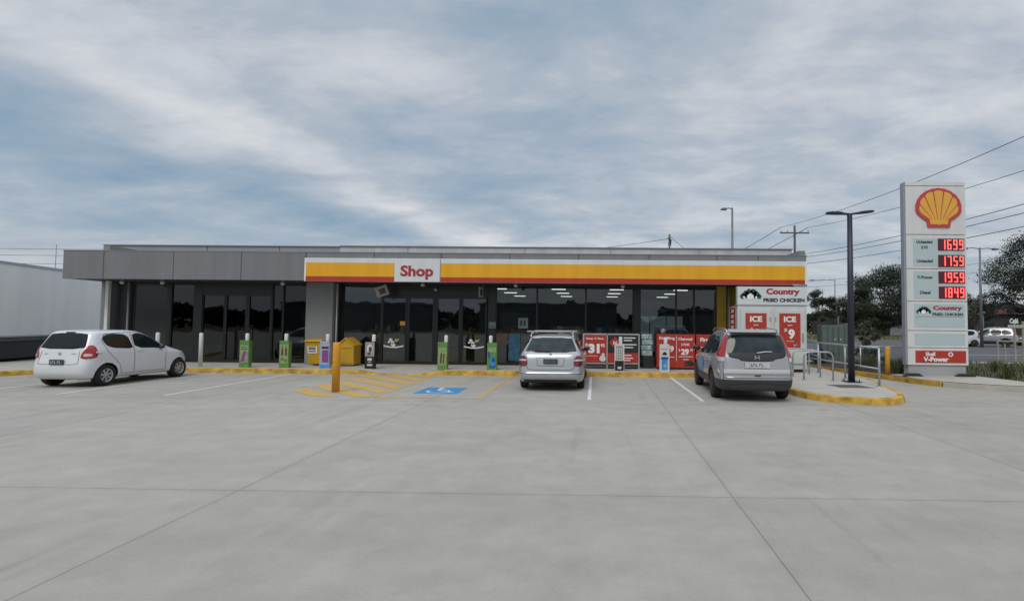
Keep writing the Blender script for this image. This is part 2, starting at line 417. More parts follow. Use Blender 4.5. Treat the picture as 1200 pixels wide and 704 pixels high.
# ------------------------------------------------------------------ building
B = thing('shop_building', 'long single storey service station shop with grey fascia and dark glass front', 'building', (-5.55, 20.2, 0))
YG = 20.2; YF = 18.7
def cbox(name, m, *a, parent=B, bevel=0):
    mb = MB(); mb.box(*a); return mb.build(name, m, parent, bevel=bevel)
RENDER = mat('grey_render', (.215, .225, .225), .75, var=.08, scale=1.5, bump=.2)
YWALL = mat('yellow_wall', (.50, .34, .03), .6, var=.06)
INWALL = mat('interior_wall', (.42, .43, .43), .8, var=.1)
cbox('wall', RENDER, -19.1, -18.85, YG, 36, .12, 4.6)
cbox('wall', RENDER, 7.75, 8.0, YG, 36, .12, 4.6)
cbox('wall', INWALL, -18.85, 7.75, 35.7, 36, .12, 4.6)
cbox('wall', INWALL, -10.35, -10.15, YG+.3, 35.7, .12, 3.5)     # between the two tenancies
cbox('ceiling', mat('ceiling_tile', (.30, .31, .31), .9, var=.06), -18.85, 7.75, YG+.1, 35.7, 3.32, 3.42)
cbox('floor', mat('shop_floor', (.20, .20, .19), .25, var=.08), -18.85, 7.75, YG+.06, 35.7, .12, .147)
cbox('roof', PARD, -18.85, 7.75, 20.6, 35.9, 4.0, 4.11)
# parapets
PW1 = mat('parapet_grey', (.27, .275, .285), .6, var=.05, scale=.6); PW2 = mat('parapet_pale', (.46, .46, .46), .5, var=.12, scale=1.2, streak=True)
cbox('parapet', PW1, -20.3, -10.5, 21.5, 21.7, 4.12, 4.80)
cbox('parapet', PW2, -10.49, 7.97, 21.49, 21.7, 4.12, 4.82)
cbox('parapet_cap', mat('cap_metal', (.24, .25, .26), .4, .4), -10.49, 8.0, 21.44, 21.75, 4.822, 4.855)
cbox('parapet_cap', PW1, -20.32, -10.5, 21.45, 21.75, 4.802, 4.835)
for x in (-16, -13, -7.7, -2.9, .6, 4.2):
    cbox('panel_joint', SOFFIT, x, x+.012, 21.48, 21.489, 4.42, 4.80)
# awning: grey panels, each panel a part
for x0, x1 in ((-19.12, -17.66), (-17.64, -15.13), (-15.11, -12.68), (-12.66, -10.36)):
    cbox('fascia_panel', GREY, x0, x1, YF, YF+.08, 3.2, 4.2, bevel=.006)
xx = [-10.34, -7.9, -5.5, -3.05, -.6, 1.9, 4.3, 5.75, 7.45]
for x0, x1 in zip(xx, xx[1:]): cbox('fascia_panel', GREY, x0+.01, x1-.01, YF+.002, YF+.08, 3.97, 4.2, bevel=.006)
cbox('fascia_backing', SOFFIT, -19.1, 7.43, YF+.083, YF+.2, 3.205, 4.19)
cbox('flashing', PARD, -19.14, 7.47, YF-.01, YF+.5, 4.202, 4.232)
cbox('awning_side', GREY, -19.11, -19.05, YF+.2, YG, 3.21, 4.2); cbox('awning_side', GREY, 7.38, 7.44, YF+.2, YG, 3.21, 4.2)
cbox('soffit', SOFFIT, -19.04, 7.37, YF+.203, YG+.1, 3.21, 3.26)
cbox('awning_roof', PARD, -19.05, 7.4, YF+.5, YG+1.2, 4.12, 4.2)
# posts / piers
mb = MB(); mb.box(-18.62, -18.50, 19.85, 19.97, .146, 3.21); mb.box(-18.68, -18.44, 19.79, 20.03, .146, .17); mb.build('post', WHITE, B, bevel=.006)
mb = MB(); mb.tube([(-17.9, 20.05, .146), (-17.9, 20.05, 3.2)], .03, 10); mb.build('downpipe', PARL, B)
cbox('pier', RENDER, -10.86, -9.84, 19.72, YG+.3, .147, 3.207, bevel=.008)
mb = MB(); mb.tube([(-9.78, 19.9, .147), (-9.78, 19.9, 3.2)], .022, 8); mb.build('downpipe', WHITE, B)
cbox('pier', YWALL, 4.62, 4.98, YG-.06, YG+.3, .147, 3.207)
cbox('pier', YWALL, 5.16, 7.74, YG+.25, YG+.5, .147, 3.207)
mb = MB(); mb.tube([(5.07, YG-.05, .147), (5.07, YG-.05, 3.2)], .045, 10); mb.build('downpipe', PARL, B)
# glazing
GL_SHOP = glassmat('shop_glass', (.62, .68, .70), 1.15); GL_DARK = glassmat('tinted_glass', (.10, .11, .12), .7)
PANELG = mat('dark_glass_panel', (.03, .034, .036), .16, var=.15, scale=.4)
def window(x0, x1, glass, z0=.147, z1=3.205, fr=.06, transoms=(), name='window', y=YG, sides=None):
    mb = MB(); mb.box(x0, x1, y-.04, y+.06, z0, z0+.1); mb.box(x0, x1, y-.04, y+.06, z1-.08, z1)
    mb.box(x0, x0+fr/2, y-.04, y+.06, z0+.1, z1-.08); mb.box(x1-fr/2, x1, y-.04, y+.06, z0+.1, z1-.08)
    for t in transoms: mb.box(x0+fr/2, x1-fr/2, y-.03, y+.05, t-.03, t+.03)
    w = mb.build(name, BLACK, B)
    p = MB(); card(p, x0+fr/2, x1-fr/2, z0+.1, z1-.08, y+.005); p.build('pane', glass, w)
    return w
cbox('wall', BLACK, -18.85, -17.93, YG-.02, YG+.1, .147, 3.205)
window(-17.88, -16.46, PANELG)
cbox('mullion', BLACK, -16.455, -16.33, YG-.05, YG+.1, .147, 3.205)
window(-16.325, -15.42, GL_DARK); cbox('mullion', BLACK, -15.415, -15.11, YG-.06, YG+.1, .147, 3.205)
cbox('door_header', BLACK, -15.105, -12.4, YG-.05, YG+.1, 2.78, 3.205)
window(-15.105, -14.24, GL_DARK, z1=2.775)
for x0, x1 in ((-14.23, -13.36), (-13.35, -12.41)):
    d = window(x0, x1, GL_DARK, z1=2.775, fr=.14, name='door')
    mb = MB(); hx = x1-.14 if x0 < -14 else x0+.14
    mb.tube([(hx, YG-.09, .95), (hx, YG-.09, 1.55)], .014, 8); mb.box(hx-.01, hx+.01, YG-.09, YG-.04, .98, 1.0); mb.box(hx-.01, hx+.01, YG-.09, YG-.04, 1.5, 1.52); mb.build('handle', BLACK, d)
window(-12.4, -11.98, GL_DARK); window(-11.975, -10.865, GL_DARK)
# shop side
window(-9.83, -8.18, GL_SHOP); 
cbox('door_header', BLACK, -8.175, -4.1, YG-.05, YG+.12, 2.74, 3.205)
window(-8.175, -7.2, GL_SHOP, z1=2.735, fr=.12)
for x0, x1 in ((-7.19, -6.12), (-6.11, -5.12)): window(x0, x1, GL_SHOP, z1=2.735, fr=.18, name='sliding_door')
window(-5.11, -4.14, GL_SHOP, z1=2.735, fr=.10)
cbox('mullion', BLACK, -4.09, -3.8, YG-.06, YG+.12, .147, 3.205)
window(-3.795, -2.22, GL_SHOP); window(-2.215, -.36, GL_SHOP); window(-.355, 1.45, GL_SHOP)
cbox('mullion', BLACK, 1.455, 1.7, YG-.06, YG+.12, .147, 3.205)
window(1.705, 3.08, GL_SHOP); window(3.085, 3.76, GL_SHOP); window(3.765, 4.615, GL_SHOP)
# entrance sensor, cameras, soffit lights
mb = MB(); mb.lathe([(.0, -.09), (.05, -.085), (.065, -.04), (.065, 0), (.0, 0)], (-6.1, YG-.06, 3.0), 'y', 16); mb.build('door_sensor', PARL, B)
CAMW = mat('camera_housing', (.5, .5, .5), .4)
for x in (-17.4, -15.9, -11.45, -6.3, -2.9, 1.0, 5.6):
    mb = MB(); mb.lathe([(.0, -.16), (.05, -.15), (.075, -.10), (.07, -.06), (.03, -.05), (.03, 0)], (x, 19.2, 3.21), 'z', 16); mb.build('soffit_lamp', CAMW, B)
# SHOP sign band
S = thing('fascia_sign', 'yellow and red illuminated fascia band with white Shop panel above the entrance', 'sign', (-1.42, YF-.06, 3.17))
cbox('frame', WHITE, -10.34, 7.42, YF-.10, YF-.004, 3.17, 4.0, parent=S, bevel=.006)
for x0, x1 in ((-10.27, -7.12), (-5.47, 7.34)):
    cbox('yellow_band', YELLOW, x0, x1, YF-.125, YF-.104, 3.345, 3.83, parent=S); cbox('red_band', RED, x0, x1, YF-.127, YF-.104, 3.175, 3.341, parent=S)
    cbox('white_band', SIGNWHITE, x0, x1, YF-.12, YF-.104, 3.833, 3.99, parent=S)
pn = cbox('name_panel', SIGNWHITE, -7.10, -5.49, YF-.17, YF-.104, 3.172, 3.995, parent=S, bevel=.006)
mb = MB(); put_text(mb, 'Shop', -6.30, YF-.175, 3.50, w=1.16, h=.50, bold=.035); mb.build('lettering', TXTRED, pn)

# interior (seen through the glass)
LIT = emis('ceiling_light', (1, .97, .9), 1.5)
for X in (-7.2, -4.4, -1.68, .98, 3.9):
    for Y in (24.2, 27.4, 30.8):
        mb = MB(); mb.box(X-.32, X+.32, Y-.06, Y+.06, 3.285, 3.317); mb.build('ceiling_lamp', LIT, B)
SH = mat('shelf_metal', (.08, .08, .085), .5)
PRODS = [mat('product_%s' % n, c, .5, var=.5, scale=14) for n, c in (('red', (.3, .03, .03)), ('blue', (.04, .12, .3)), ('yellow', (.4, .25, .03)), ('white', (.45, .45, .42)), ('green', (.05, .2, .06)), ('brown', (.14, .07, .04)))]
def shelf(x, y, label, w=1.4, h=1.5, seed=0):
    r = random.Random(seed); t = thing('display_shelf', label, 'shelf', (x, y, .147), group='display shelves inside the shop')
    mb = MB(); mb.box(-w/2, w/2, -.02, .02, 0, h)
    for k in range(4): mb.box(-w/2, w/2, -.3, -.02, .1+k*.36, .13+k*.36)
    mb.build('rack', SH, t, False)
    for k in range(4):
        mb = MB(); xx = -w/2+.03
        while xx < w/2-.12:
            ww = r.uniform(.07, .16); hh = r.uniform(.14, .29); mb.box(xx, xx+ww*.92, -.28, -.08, .131+k*.36, .131+k*.36+hh, r.randrange(6)); xx += ww
        mb.build('goods', PRODS, t, False)
shelf(-9.0, 22.4, 'stocked display shelf just inside the glass left of the shop entrance', seed=1)
shelf(-3.0, 22.2, 'stocked display shelf inside the window right of the entrance', seed=2)
shelf(-1.2, 22.4, 'stocked display shelf inside the window behind the wagon', seed=3)
shelf(.7, 22.2, 'stocked display shelf inside the window behind the gas bottle cage', seed=4)
shelf(3.3, 23.2, 'stocked display shelf inside the window behind the firewood cage', seed=5)
t = thing('shop_counter', 'long dark serving counter with lit menu strip seen through the shop windows', 'counter', (-2.0, 26.0, .147))
DK = mat('counter_dark', (.03, .03, .032), .4)
mb = MB(); mb.box(-2.6, 2.4, 0, .7, 0, 1.05); mb.build('counter_body', DK, t, False, bevel=.01)
mb = MB(); mb.box(-2.7, 2.5, -.05, .75, 1.053, 1.1); mb.build('counter_top', mat('counter_top', (.25, .25, .25), .3), t, False)
mb = MB(); mb.box(-2.8, 2.6, 1.2, 1.35, 1.45, 2.25); mb.build('menu_board', DK, t, False)
t = thing('drinks_fridge', 'tall glass door drinks fridge glowing faintly at the back of the shop', 'fridge', (3.2, 27.0, .147))
mb = MB(); mb.box(-1.3, 1.3, 0, .8, 0, 2.1); mb.build('cabinet', DK, t, False)
for k in range(3):
    mb = MB(); mb.box(-1.25+k*.85, -.45+k*.85, -.03, -.004, .2, 2.0); mb.build('door', emis('fridge_glow', (.5, .65, .7), .10, (.05, .06, .06)), t, False)
# things on / in the windows
def poster(x0, x1, z0, z1, m, label, extra=None, y=YG-.06, name='window_poster', cat='poster'):
    mb = MB(); mb.box(x0, x1, y-.006, y, z0, z1)
    mats = [m, TXTW, TXTDARK, RED, YELLOW, GREEN]
    if extra: extra(mb, y-.008)
    o = mb.build(name, mats); recenter(o, ((x0+x1)/2, y, z0)); tag(o, label, cat); return o
BLUEP = mat('poster_blue', (.025, .10, .16), .4, var=.5, scale=6); BROWNP = mat('poster_brown', (.09, .05, .04), .4, var=.5, scale=8); TEAL = mat('poster_teal', (.13, .20, .19), .4)
poster(-3.75, -3.30, .95, 1.35, BROWNP, 'small brown poster low in the window beside the entrance')
poster(-3.28, -2.85, .32, 1.35, BLUEP, 'blue poster low in the window left of the silver wagon')
poster(-4.05, -3.78, 1.55, 1.78, TEAL, 'pale green notice on the black mullion right of the doors', lambda mb, y: card(mb, -4.01, -3.82, 1.6, 1.63, y, 2))
poster(-7.45, -7.25, 1.62, 1.78, mat('notice_yellow', (.6, .33, .05), .5), 'small yellow notice on the fixed glass left of the sliding doors', lambda mb, y: card(mb, -7.43, -7.27, 1.30, 1.6, y, 2))
poster(-2.92, -2.55, 1.55, 1.95, TEAL, 'pale price notice in the window above the blue poster', lambda mb, y: (card(mb, -2.85, -2.78, 1.65, 1.85, y, 2), card(mb, -2.72, -2.65, 1.65, 1.85, y, 2)))
def logo(mb, x, y, z, s, mw, mg, chick=True):
    for dx, dz, r in ((-.36, .02, .13), (-.22, .12, .16), (-.05, .2, .17), (.12, .2, .15), (.27, .1, .15), (.40, .0, .11), (-.12, .05, .15), (.14, .05, .14)):
        disc(mb, x+dx*s, y, z+dz*s, r*s, r*s, mg, 14, .35, int(dx*100)+50)
    mb.add([(x+a*s, y-.002, z+b*s) for a, b in ((-.16, -.12), (.14, -.12), (.14, .06), (.0, .17), (-.16, .06))], [(0, 1, 2, 3, 4)], mw)
    for dx in (-.3, .26): disc(mb, x+dx*s, y-.002, z-.03*s, .05*s, .06*s, mw, 10, .3, 3)
def decal(x, z, label):
    mb = MB()
    y = YG-.045
    for dx, dz, r, m_ in ((-.1, .1, .075, 1), (-.02, .0, .08, 1), (.12, .08, .07, 4), (.1, -.02, .06, 5), (-.16, .02, .05, 1), (.2, .12, .035, 4), (.0, -.08, .09, 1)):
        disc(mb, x+dx, y, z+dz, r, r*.8, m_, 12, .5, int(dx*50)+9)
    for k in range(16):
        a = x-.36+k*.048; zz = z-.13-.05*math.sin(k/15*PI)
        mb.add([(a, y-.002, zz-.03), (a+.044, y-.002, zz-.03), (a+.044, y-.002, zz+.025), (a, y-.002, zz+.025)], [(0, 1, 2, 3)], 1)
    o = mb.build('door_decal', [TXTW, TXTW, TXTDARK, RED, mat('decal_yellow', (.5, .4, .1), .5), GREEN]); recenter(o, (x, y, z)); tag(o, label, 'decal', 'badge decals on the entrance glass')
decal(-7.70, .97, 'round white and green badge decal on the glass left of the sliding doors')
decal(-4.63, .97, 'round white and green badge decal on the glass right of the sliding doors')
PALE = mat('pale_board', (.34, .34, .32), .5, var=.2, scale=9)
for x, ry, lab in ((-8.02, .5, 'pale tilted promotional board hanging inside the glass left of the doors'), (-4.22, 1.45, 'pale promotional board seen nearly edge on, hanging right of the doors')):
    mb = MB(); mb.box(-.22, .22, -.01, .01, -.52, -.14); mb.box(-.10, .12, -.014, -.01, -.44, -.24, 1); mb.tube([(.18, 0, -.14), (.18, 0, .0)], .004, 5)
    o = mb.build('hanging_sign', [PALE, BROWNP]); o.location = (x, YG-.75, 3.2); o.rotation_euler = (0, -.35 if ry < 1 else 0, ry); tag(o, lab, 'sign')

# ------------------------------------------------------------------ freezer, header sign, cages
FRZ = mat('freezer_white', (.55, .57, .56), .4, var=.05, dirt=.3)
F = thing('ice_freezer', 'large white ice freezer with two red ICE door posters at the shop corner', 'freezer', (6.12, 18.35, .147))
x0, x1 = 4.92, 7.30
mb = MB(); mb.box(x0, x1, 18.35, 19.5, .25, 2.42); mb.box(x0+.1, x1-.1, 18.45, 19.4, .148, .25, 1); mb.build('cabinet', [FRZ, DARKPL], F, bevel=.015)
for a, b, price, hs in ((5.02, 6.06, '9', 5.0), (6.18, 7.22, '9', 7.24)):
    mb = MB(); mb.box(a, b, 18.30, 18.347, .45, 2.30); d = mb.build('door', FRZ, F, bevel=.01)
    c = (a+b)/2+.0
    mb = MB(); mb.box(c-.36, c+.36, 18.285, 18.298, .98, 2.17)
    put_text(mb, 'ICE', c, 18.284, 1.97, w=.42, h=.20, mi=1, bold=.04)
    put_text(mb, 'FROM', c, 18.284, 1.76, h=.045, mi=1); put_text(mb, '$', c-.15, 18.284, 1.58, h=.16, mi=1, bold=.03); put_text(mb, '9', c+.05, 18.284, 1.46, h=.34, mi=1, bold=.05)
    put_text(mb, 'party ice bag', c, 18.284, 1.22, h=.045, mi=1)
    for q in range(9): disc(mb, c+.2+.03*math.cos(q*2.1)*(q % 3+1), 18.2835, 1.08+.025*math.sin(q*1.7)*(q % 3+1), .035, .03, 2, 6, .5, q)
    mb.build('poster', [RED, TXTW, mat('ice_blue', (.45, .55, .62), .3)], d)
    mb = MB(); hx = a+.08 if a < 6 else b-.08
    mb.box(hx-.02, hx+.02, 18.25, 18.30, 1.2, 1.5); mb.build('handle', STEEL, d)
    hx = b-.03 if a < 6 else a+.03
    for z in (.7, 1.9):
        mb = MB(); mb.box(hx-.02, hx+.02, 18.28, 18.30, z, z+.14); mb.build('hinge', STEEL, d)
H = thing('header_sign', 'white sign reading Country Fried Chicken mounted above the ice freezer', 'sign', (6.12, 18.4, 2.47))
mb = MB(); mb.box(4.93, 7.33, 18.38, 18.6, 2.47, 3.09); mb.build('sign_box', SIGNWHITE, H, bevel=.008)
mb = MB(); mb.box(4.90, 7.36, 18.34, 18.64, 2.43, 2.468); mb.build('trim', PARL, H)
mb = MB(); put_text(mb, 'Country', 6.50, 18.376, 2.90, w=1.15, h=.26, bold=.045); mb.build('lettering', TXTRED, H)
mb = MB(); put_text(mb, 'FRIED CHICKEN', 6.53, 18.376, 2.63, w=1.42, h=.13, bold=.045); mb.build('lettering', TXTDARK, H)
mb = MB(); logo(mb, 5.38, 18.374, 2.74, .75, 0, 1); mb.build('farm_logo', [TXTW, GREEN], H)
mb = MB()
for k in range(5): mb.lathe([(0, -.07), (.05, -.06), (.06, 0)], (6.95+.09*k, 18.45, 3.17), 'z', 10)
mb.tube([(6.85, 18.5, 3.17), (7.38, 18.5, 3.17)], .02, 6); mb.build('lamp_bar', STEEL, H)
mb = MB(); mb.box(4.905, 4.917, 18.62, 19.30, 1.50, 2.36)
for k in range(4):
    z = 1.62+k*.19; mb.add([(4.902, 18.78, z), (4.902, 19.14, z), (4.902, 19.14, z+.12), (4.902, 18.78, z+.12)], [(3, 2, 1, 0)], 1)
mb.build('side_poster', [RED, TXTW], F)

FRM = mat('cage_frame', (.45, .46, .47), .4, .5); MESHM = mat('cage_mesh', (.10, .10, .10), .5, .5)
G = thing('gas_bottle_cage', 'silver framed gas bottle cage with red swap n save poster priced 31.95', 'cage', (.6, 19.3, .147))
x0, x1, ya, yb, z0, z1 = -.43, 1.6, 19.0, 19.75, .32, 1.40
mb = MB()
for x in (x0, .42, x1-.04):
    mb.box(x, x+.04, ya, ya+.04, .148, z1)
for x in (x0, x1-.04): mb.box(x, x+.04, yb-.04, yb, .148, z1)
mb.box(x0+.04, x1-.04, ya, ya+.04, z1-.04, z1); mb.box(x0+.04, x1-.04, ya, ya+.04, z0, z0+.04); mb.box(x0+.04, x1-.04, yb-.04, yb, z1-.04, z1); mb.box(x0, x0+.04, ya+.04, yb-.04, z1-.04, z1); mb.box(x1-.04, x1, ya+.04, yb-.04, z1-.04, z1)
mb.build('frame', FRM, G)
mb = MB(); mb.box(x0+.03, x1-.03, ya+.05, yb-.05, .26, .30); mb.build('base', MESHM, G)
mb = MB()
for k in range(16):
    z = .36+k*.065; mb.tube([(x1-.02, ya+.04, z), (x1-.02, yb-.04, z)], .004, 4, cap=False)
mb.build('mesh_side', MESHM, G)
mb = MB(); mb.box(x0+.045, .415, ya+.005, ya+.02, z0+.045, z1-.045)
put_text(mb, "Swap 'n' Save", 0.0, ya+.004, 1.22, w=.62, h=.09, mi=1, bold=.03)
put_text(mb, '$', -.30, ya+.004, .96, h=.18, mi=1, bold=.03); put_text(mb, '31', -.03, ya+.004, .87, w=.40, h=.34, mi=1, bold=.06); put_text(mb, '95', .28, ya+.004, .98, h=.12, mi=1, bold=.03)
card(mb, -.27, .10, .60, .615, ya+.003, 1)
disc(mb, .28, ya+.003, .52, .11, .12, 2, 14, .2, 2); disc(mb, .30, ya+.002, .66, .06, .05, 2, 10, .2, 2)
mb.build('poster', [RED, TXTW, SIGNWHITE], G)
mb = MB(); mb.box(.465, x1-.045, ya+.005, ya+.02, z0+.045, z1-.045); card(mb, .465, x1-.045, .72, z1-.045, ya+.003, 2)
mb.add([(.5, ya+.001, 1.08), (.72, ya+.001, .86), (.94, ya+.001, 1.08), (.72, ya+.001, 1.3)], [(0, 1, 2, 3)], 0)
put_text(mb, 'N', .72, ya, 1.08, h=.13, mi=1, bold=.03)
for z, w in ((1.24, .42), (1.15, .30), (1.0, .46), (.9, .34), (.62, .28), (.52, .34), (.44, .24)): card(mb, 1.03, 1.03+w, z, z+.035, ya+.001, 1)
mb.build('poster', [RED, TXTW, TXTDARK], G)
for k in range(7):
    b = thing('gas_bottle', 'pale grey gas bottle standing inside the silver cage', 'gas bottle', (-.25+k*.27, 19.45, .30), group='gas bottles in the cage')
    mb = MB(); mb.lathe([(.0, .0), (.12, .0), (.125, .05), (.125, .3), (.1, .38), (.03, .41), (0, .41)], (0, 0, 0), 'z', 14); mb.build('cylinder', PARL, b, False)
    mb = MB(); mb.lathe([(.07, .40), (.075, .48)], (0, 0, 0), 'z', 12); mb.build('collar', STEEL, b, False)
def redcage(name, label, x0, x1, ya, build):
    t = thing(name, label, 'cage', ((x0+x1)/2, ya+.3, .147))
    mb = MB(); mb.box(x0, x1, ya+.02, ya+.65, .19, 1.40); mb.box(x0+.05, x1-.05, ya+.1, ya+.6, .148, .19, 1); mb.build('cabinet', [mat('cage_red', (.30, .03, .025), .5), DARKPL], t, bevel=.01)
    mb = MB(); mb.box(x0+.02, x1-.02, ya+.003, ya+.017, .22, 1.38); build(mb, ya); mb.build('poster', [RED, TXTW, TXTDARK, YELLOW, BROWNP], t)
    mb = MB(); mb.box(x1-.05, x1-.02, ya-.03, ya, .85, 1.1); mb.build('handle', STEEL, t)
def kb_(mb, y):
    card(mb, 2.91, 2.925, .45, 1.34, y, 1)
    put_text(mb, 'Kindling', 2.58, y, 1.25, w=.55, h=.12, mi=1, bold=.03); put_text(mb, '$', 2.36, y, .92, h=.12, mi=1)
    put_text(mb, '9', 2.75, y, .88, h=.22, mi=1, bold=.04)
    put_text(mb, 'Charcoal', 3.23, y, 1.24, w=.50, h=.10, mi=1, bold=.03); put_text(mb, '2 FOR', 3.23, y, 1.04, w=.3, h=.09, mi=1, bold=.03)
    put_text(mb, '$', 3.02, y, .84, h=.1, mi=1); put_text(mb, '29', 3.22, y, .78, w=.28, h=.22, mi=1, bold=.05); put_text(mb, '95', 3.45, y, .85, h=.08, mi=1)
    card(mb, 3.0, 3.5, .60, .62, y, 1); card(mb, 2.3, 2.85, .58, .6, y, 1); card(mb, 3.15, 3.35, .5, .52, y, 1)
    disc(mb, 3.38, y, .36, .2, .1, 2, 12, .5, 4); disc(mb, 3.28, y-.001, .31, .1, .07, 4, 9, .5, 8); disc(mb, 2.4, y, .33, .12, .09, 3, 9, .5, 6); disc(mb, 2.45, y-.001, .31, .08, .06, 4, 9, .5, 6)
redcage('charcoal_cage', 'red cage with kindling and charcoal 2 for 29.95 posters by blue bollard sleeve', 2.22, 3.58, 19.0, kb_)
def fw_(mb, y):
    put_text(mb, 'Firewood', 4.14, y, 1.22, w=.75, h=.14, mi=1, bold=.04); put_text(mb, '$', 3.8, y, .9, h=.14, mi=1, bold=.03); put_text(mb, '14', 4.1, y, .82, w=.3, h=.28, mi=1, bold=.05)
    card(mb, 3.85, 4.4, .58, .6, y, 1); disc(mb, 4.2, y, .36, .26, .11, 4, 12, .5, 4)
redcage('firewood_cage', 'red firewood cage partly hidden behind the silver four wheel drive', 3.62, 4.75, 19.0, fw_)
W = thing('water_stack', 'stack of pale wrapped water packs on a stand beside the gas bottle cage', 'display', (1.95, 19.55, .147))
rw = random.Random(4)
mb = MB(); mb.box(-.2, .2, -.2, .2, 0, .45); mb.build('stand', DARKPL, W, False)
for k in range(4):
    mb = MB(); a = rw.uniform(-.05, .05); mb.box(-.22+a, .18+a, -.2, .2, .452+k*.2, .64+k*.2); mb.build('pack', mat('wrapped_pack', (.30, .40, .38), .3, var=.6, scale=18), W, False, bevel=.03)

# ------------------------------------------------------------------ bins
YB = mat('bin_yellow', (.52, .30, .02), .5, var=.08)
b = thing('wheelie_bin', 'yellow wheelie bin with white label in front of the grey pier', 'bin', (-10.17, 19.35, .147))
mb = MB()
v = [(-.21, -.24, .06), (.21, -.24, .06), (.21, .22, .06), (-.21, .22, .06), (-.28, -.33, .86), (.28, -.33, .86), (.28, .28, .86), (-.28, .28, .86)]
mb.add(v, [(0, 3, 2, 1), (0, 1, 5, 4), (1, 2, 6, 5), (2, 3, 7, 6), (3, 0, 4, 7), (4, 5, 6, 7)]); mb.build('bin_body', YB, b, False, bevel=.02)
mb = MB(); mb.prism([(-.37, .862), (.33, .862), (.33, .90), (.1, .96), (-.3, .93), (-.37, .89)], 'x', -.31, .31); mb.build('lid', YB, b, False, bevel=.015)
for s in (-1, 1):
    mb = MB(); mb.lathe([(0, -.025), (.09, -.025), (.1, 0), (.09, .025), (0, .025)], (s*.24, .24, .1), 'x', 16); mb.build('wheel', RUBBER, b, False)
mb = MB(); mb.add([(-.2, -.298, .45), (.14, -.298, .45), (.15, -.323, .70), (-.21, -.323, .70)], [(0, 1, 2, 3)])
for z in (.5, .58, .64): mb.add([(-.17, -.303-(z-.45)*.11, z), (.1, -.303-(z-.45)*.11, z), (.1, -.308-(z-.45)*.11, z+.035), (-.17, -.308-(z-.45)*.11, z+.035)], [(0, 1, 2, 3)], 1)
mb.build('label', [TXTW, TXTDARK], b, False)
b = thing('collection_bin', 'yellow house shaped bin with a gabled top beside the shop window', 'bin', (-9.0, 19.35, .147))
mb = MB(); mb.prism([(-.30, .04), (.30, .04), (.30, .74), (.0, .97), (-.30, .74)], 'y', -.3, .3); mb.build('bin_body', YB, b, False, bevel=.015)
mb = MB(); mb.prism([(-.34, .72), (-.31, .70), (0, .945), (.31, .70), (.34, .72), (0, 1.0)], 'y', -.33, .33)
mb.v = [(x, y, z+.03) for x, y, z in mb.v]; mb.build('roof', YB, b, False)
mb = MB(); mb.box(-.27, .27, -.29, .29, 0, .04); mb.build('base', DARKPL, b, False)
mb = MB(); mb.box(-.24, .24, -.312, -.302, .64, .66); mb.box(-.24, .24, -.312, -.302, .1, .115); mb.build('seam', mat('bin_dark_yellow', (.33, .19, .02), .6), b, False)

# ------------------------------------------------------------------ bollards with advertising sleeves
BW = mat('bollard_white', (.62, .63, .60), .45, var=.06)
def bollard_mesh():
    mb = MB(); mb.lathe([(0, 0), (.062, 0), (.062, 1.14), (.052, 1.165), (0, 1.17)], (0, 0, 0), 'z', 18); return mb
proto = None
bl = [(-15.15, 'white round bollard whose top shows behind the white hatchback'), (-13.63, 'bare white round bollard on the kerb just right of the white hatchback'),
      (-12.02, 'white bollard rising from the green sleeve with a purple picture'), (-10.66, 'white bollard rising from the green sleeve with two dark bottles, before the pier'),
      (-9.22, 'white bollard rising from the lilac sleeve behind the tall yellow bollard'), (-7.62, 'white bollard rising from the black and white sleeve left of the doors'),
      (-5.12, 'white bollard rising from the green sleeve in front of the sliding doors'), (-3.58, 'white bollard rising from the green sleeve with blue picture, beside the silver wagon'),
      (.88, 'white bollard in the black and white sleeve before the gas bottle cage'), (2.42, 'white bollard in the white and blue sleeve before the charcoal cage')]
for x, lab in bl:
    if proto is None: proto = bollard_mesh().build('bollard', BW); o = proto
    else: o = proto.copy(); COL.objects.link(o)
    o.location = (x, 18.2, .147); tag(o, lab, 'bollard', 'white bollards along the shop kerb')
def mp(n, c, v=.25): return mat(n, c, .4, var=v, scale=10)
LG = mp('sleeve_green', (.105, .235, .055)); PG = mp('sleeve_pale_green', (.25, .32, .15)); PU = mp('sleeve_purple', (.20, .06, .22)); LI = mp('sleeve_lilac', (.34, .36, .47)); LB = mp('sleeve_blue', (.04, .26, .60)); NB = mp('sleeve_navy', (.02, .06, .25)); BK = mp('sleeve_black', (.012, .012, .012)); WT = mp('sleeve_white', (.58, .58, .56), .05); BR = mp('sleeve_brown', (.10, .045, .04)); GY = mp('sleeve_grey', (.28, .27, .27))
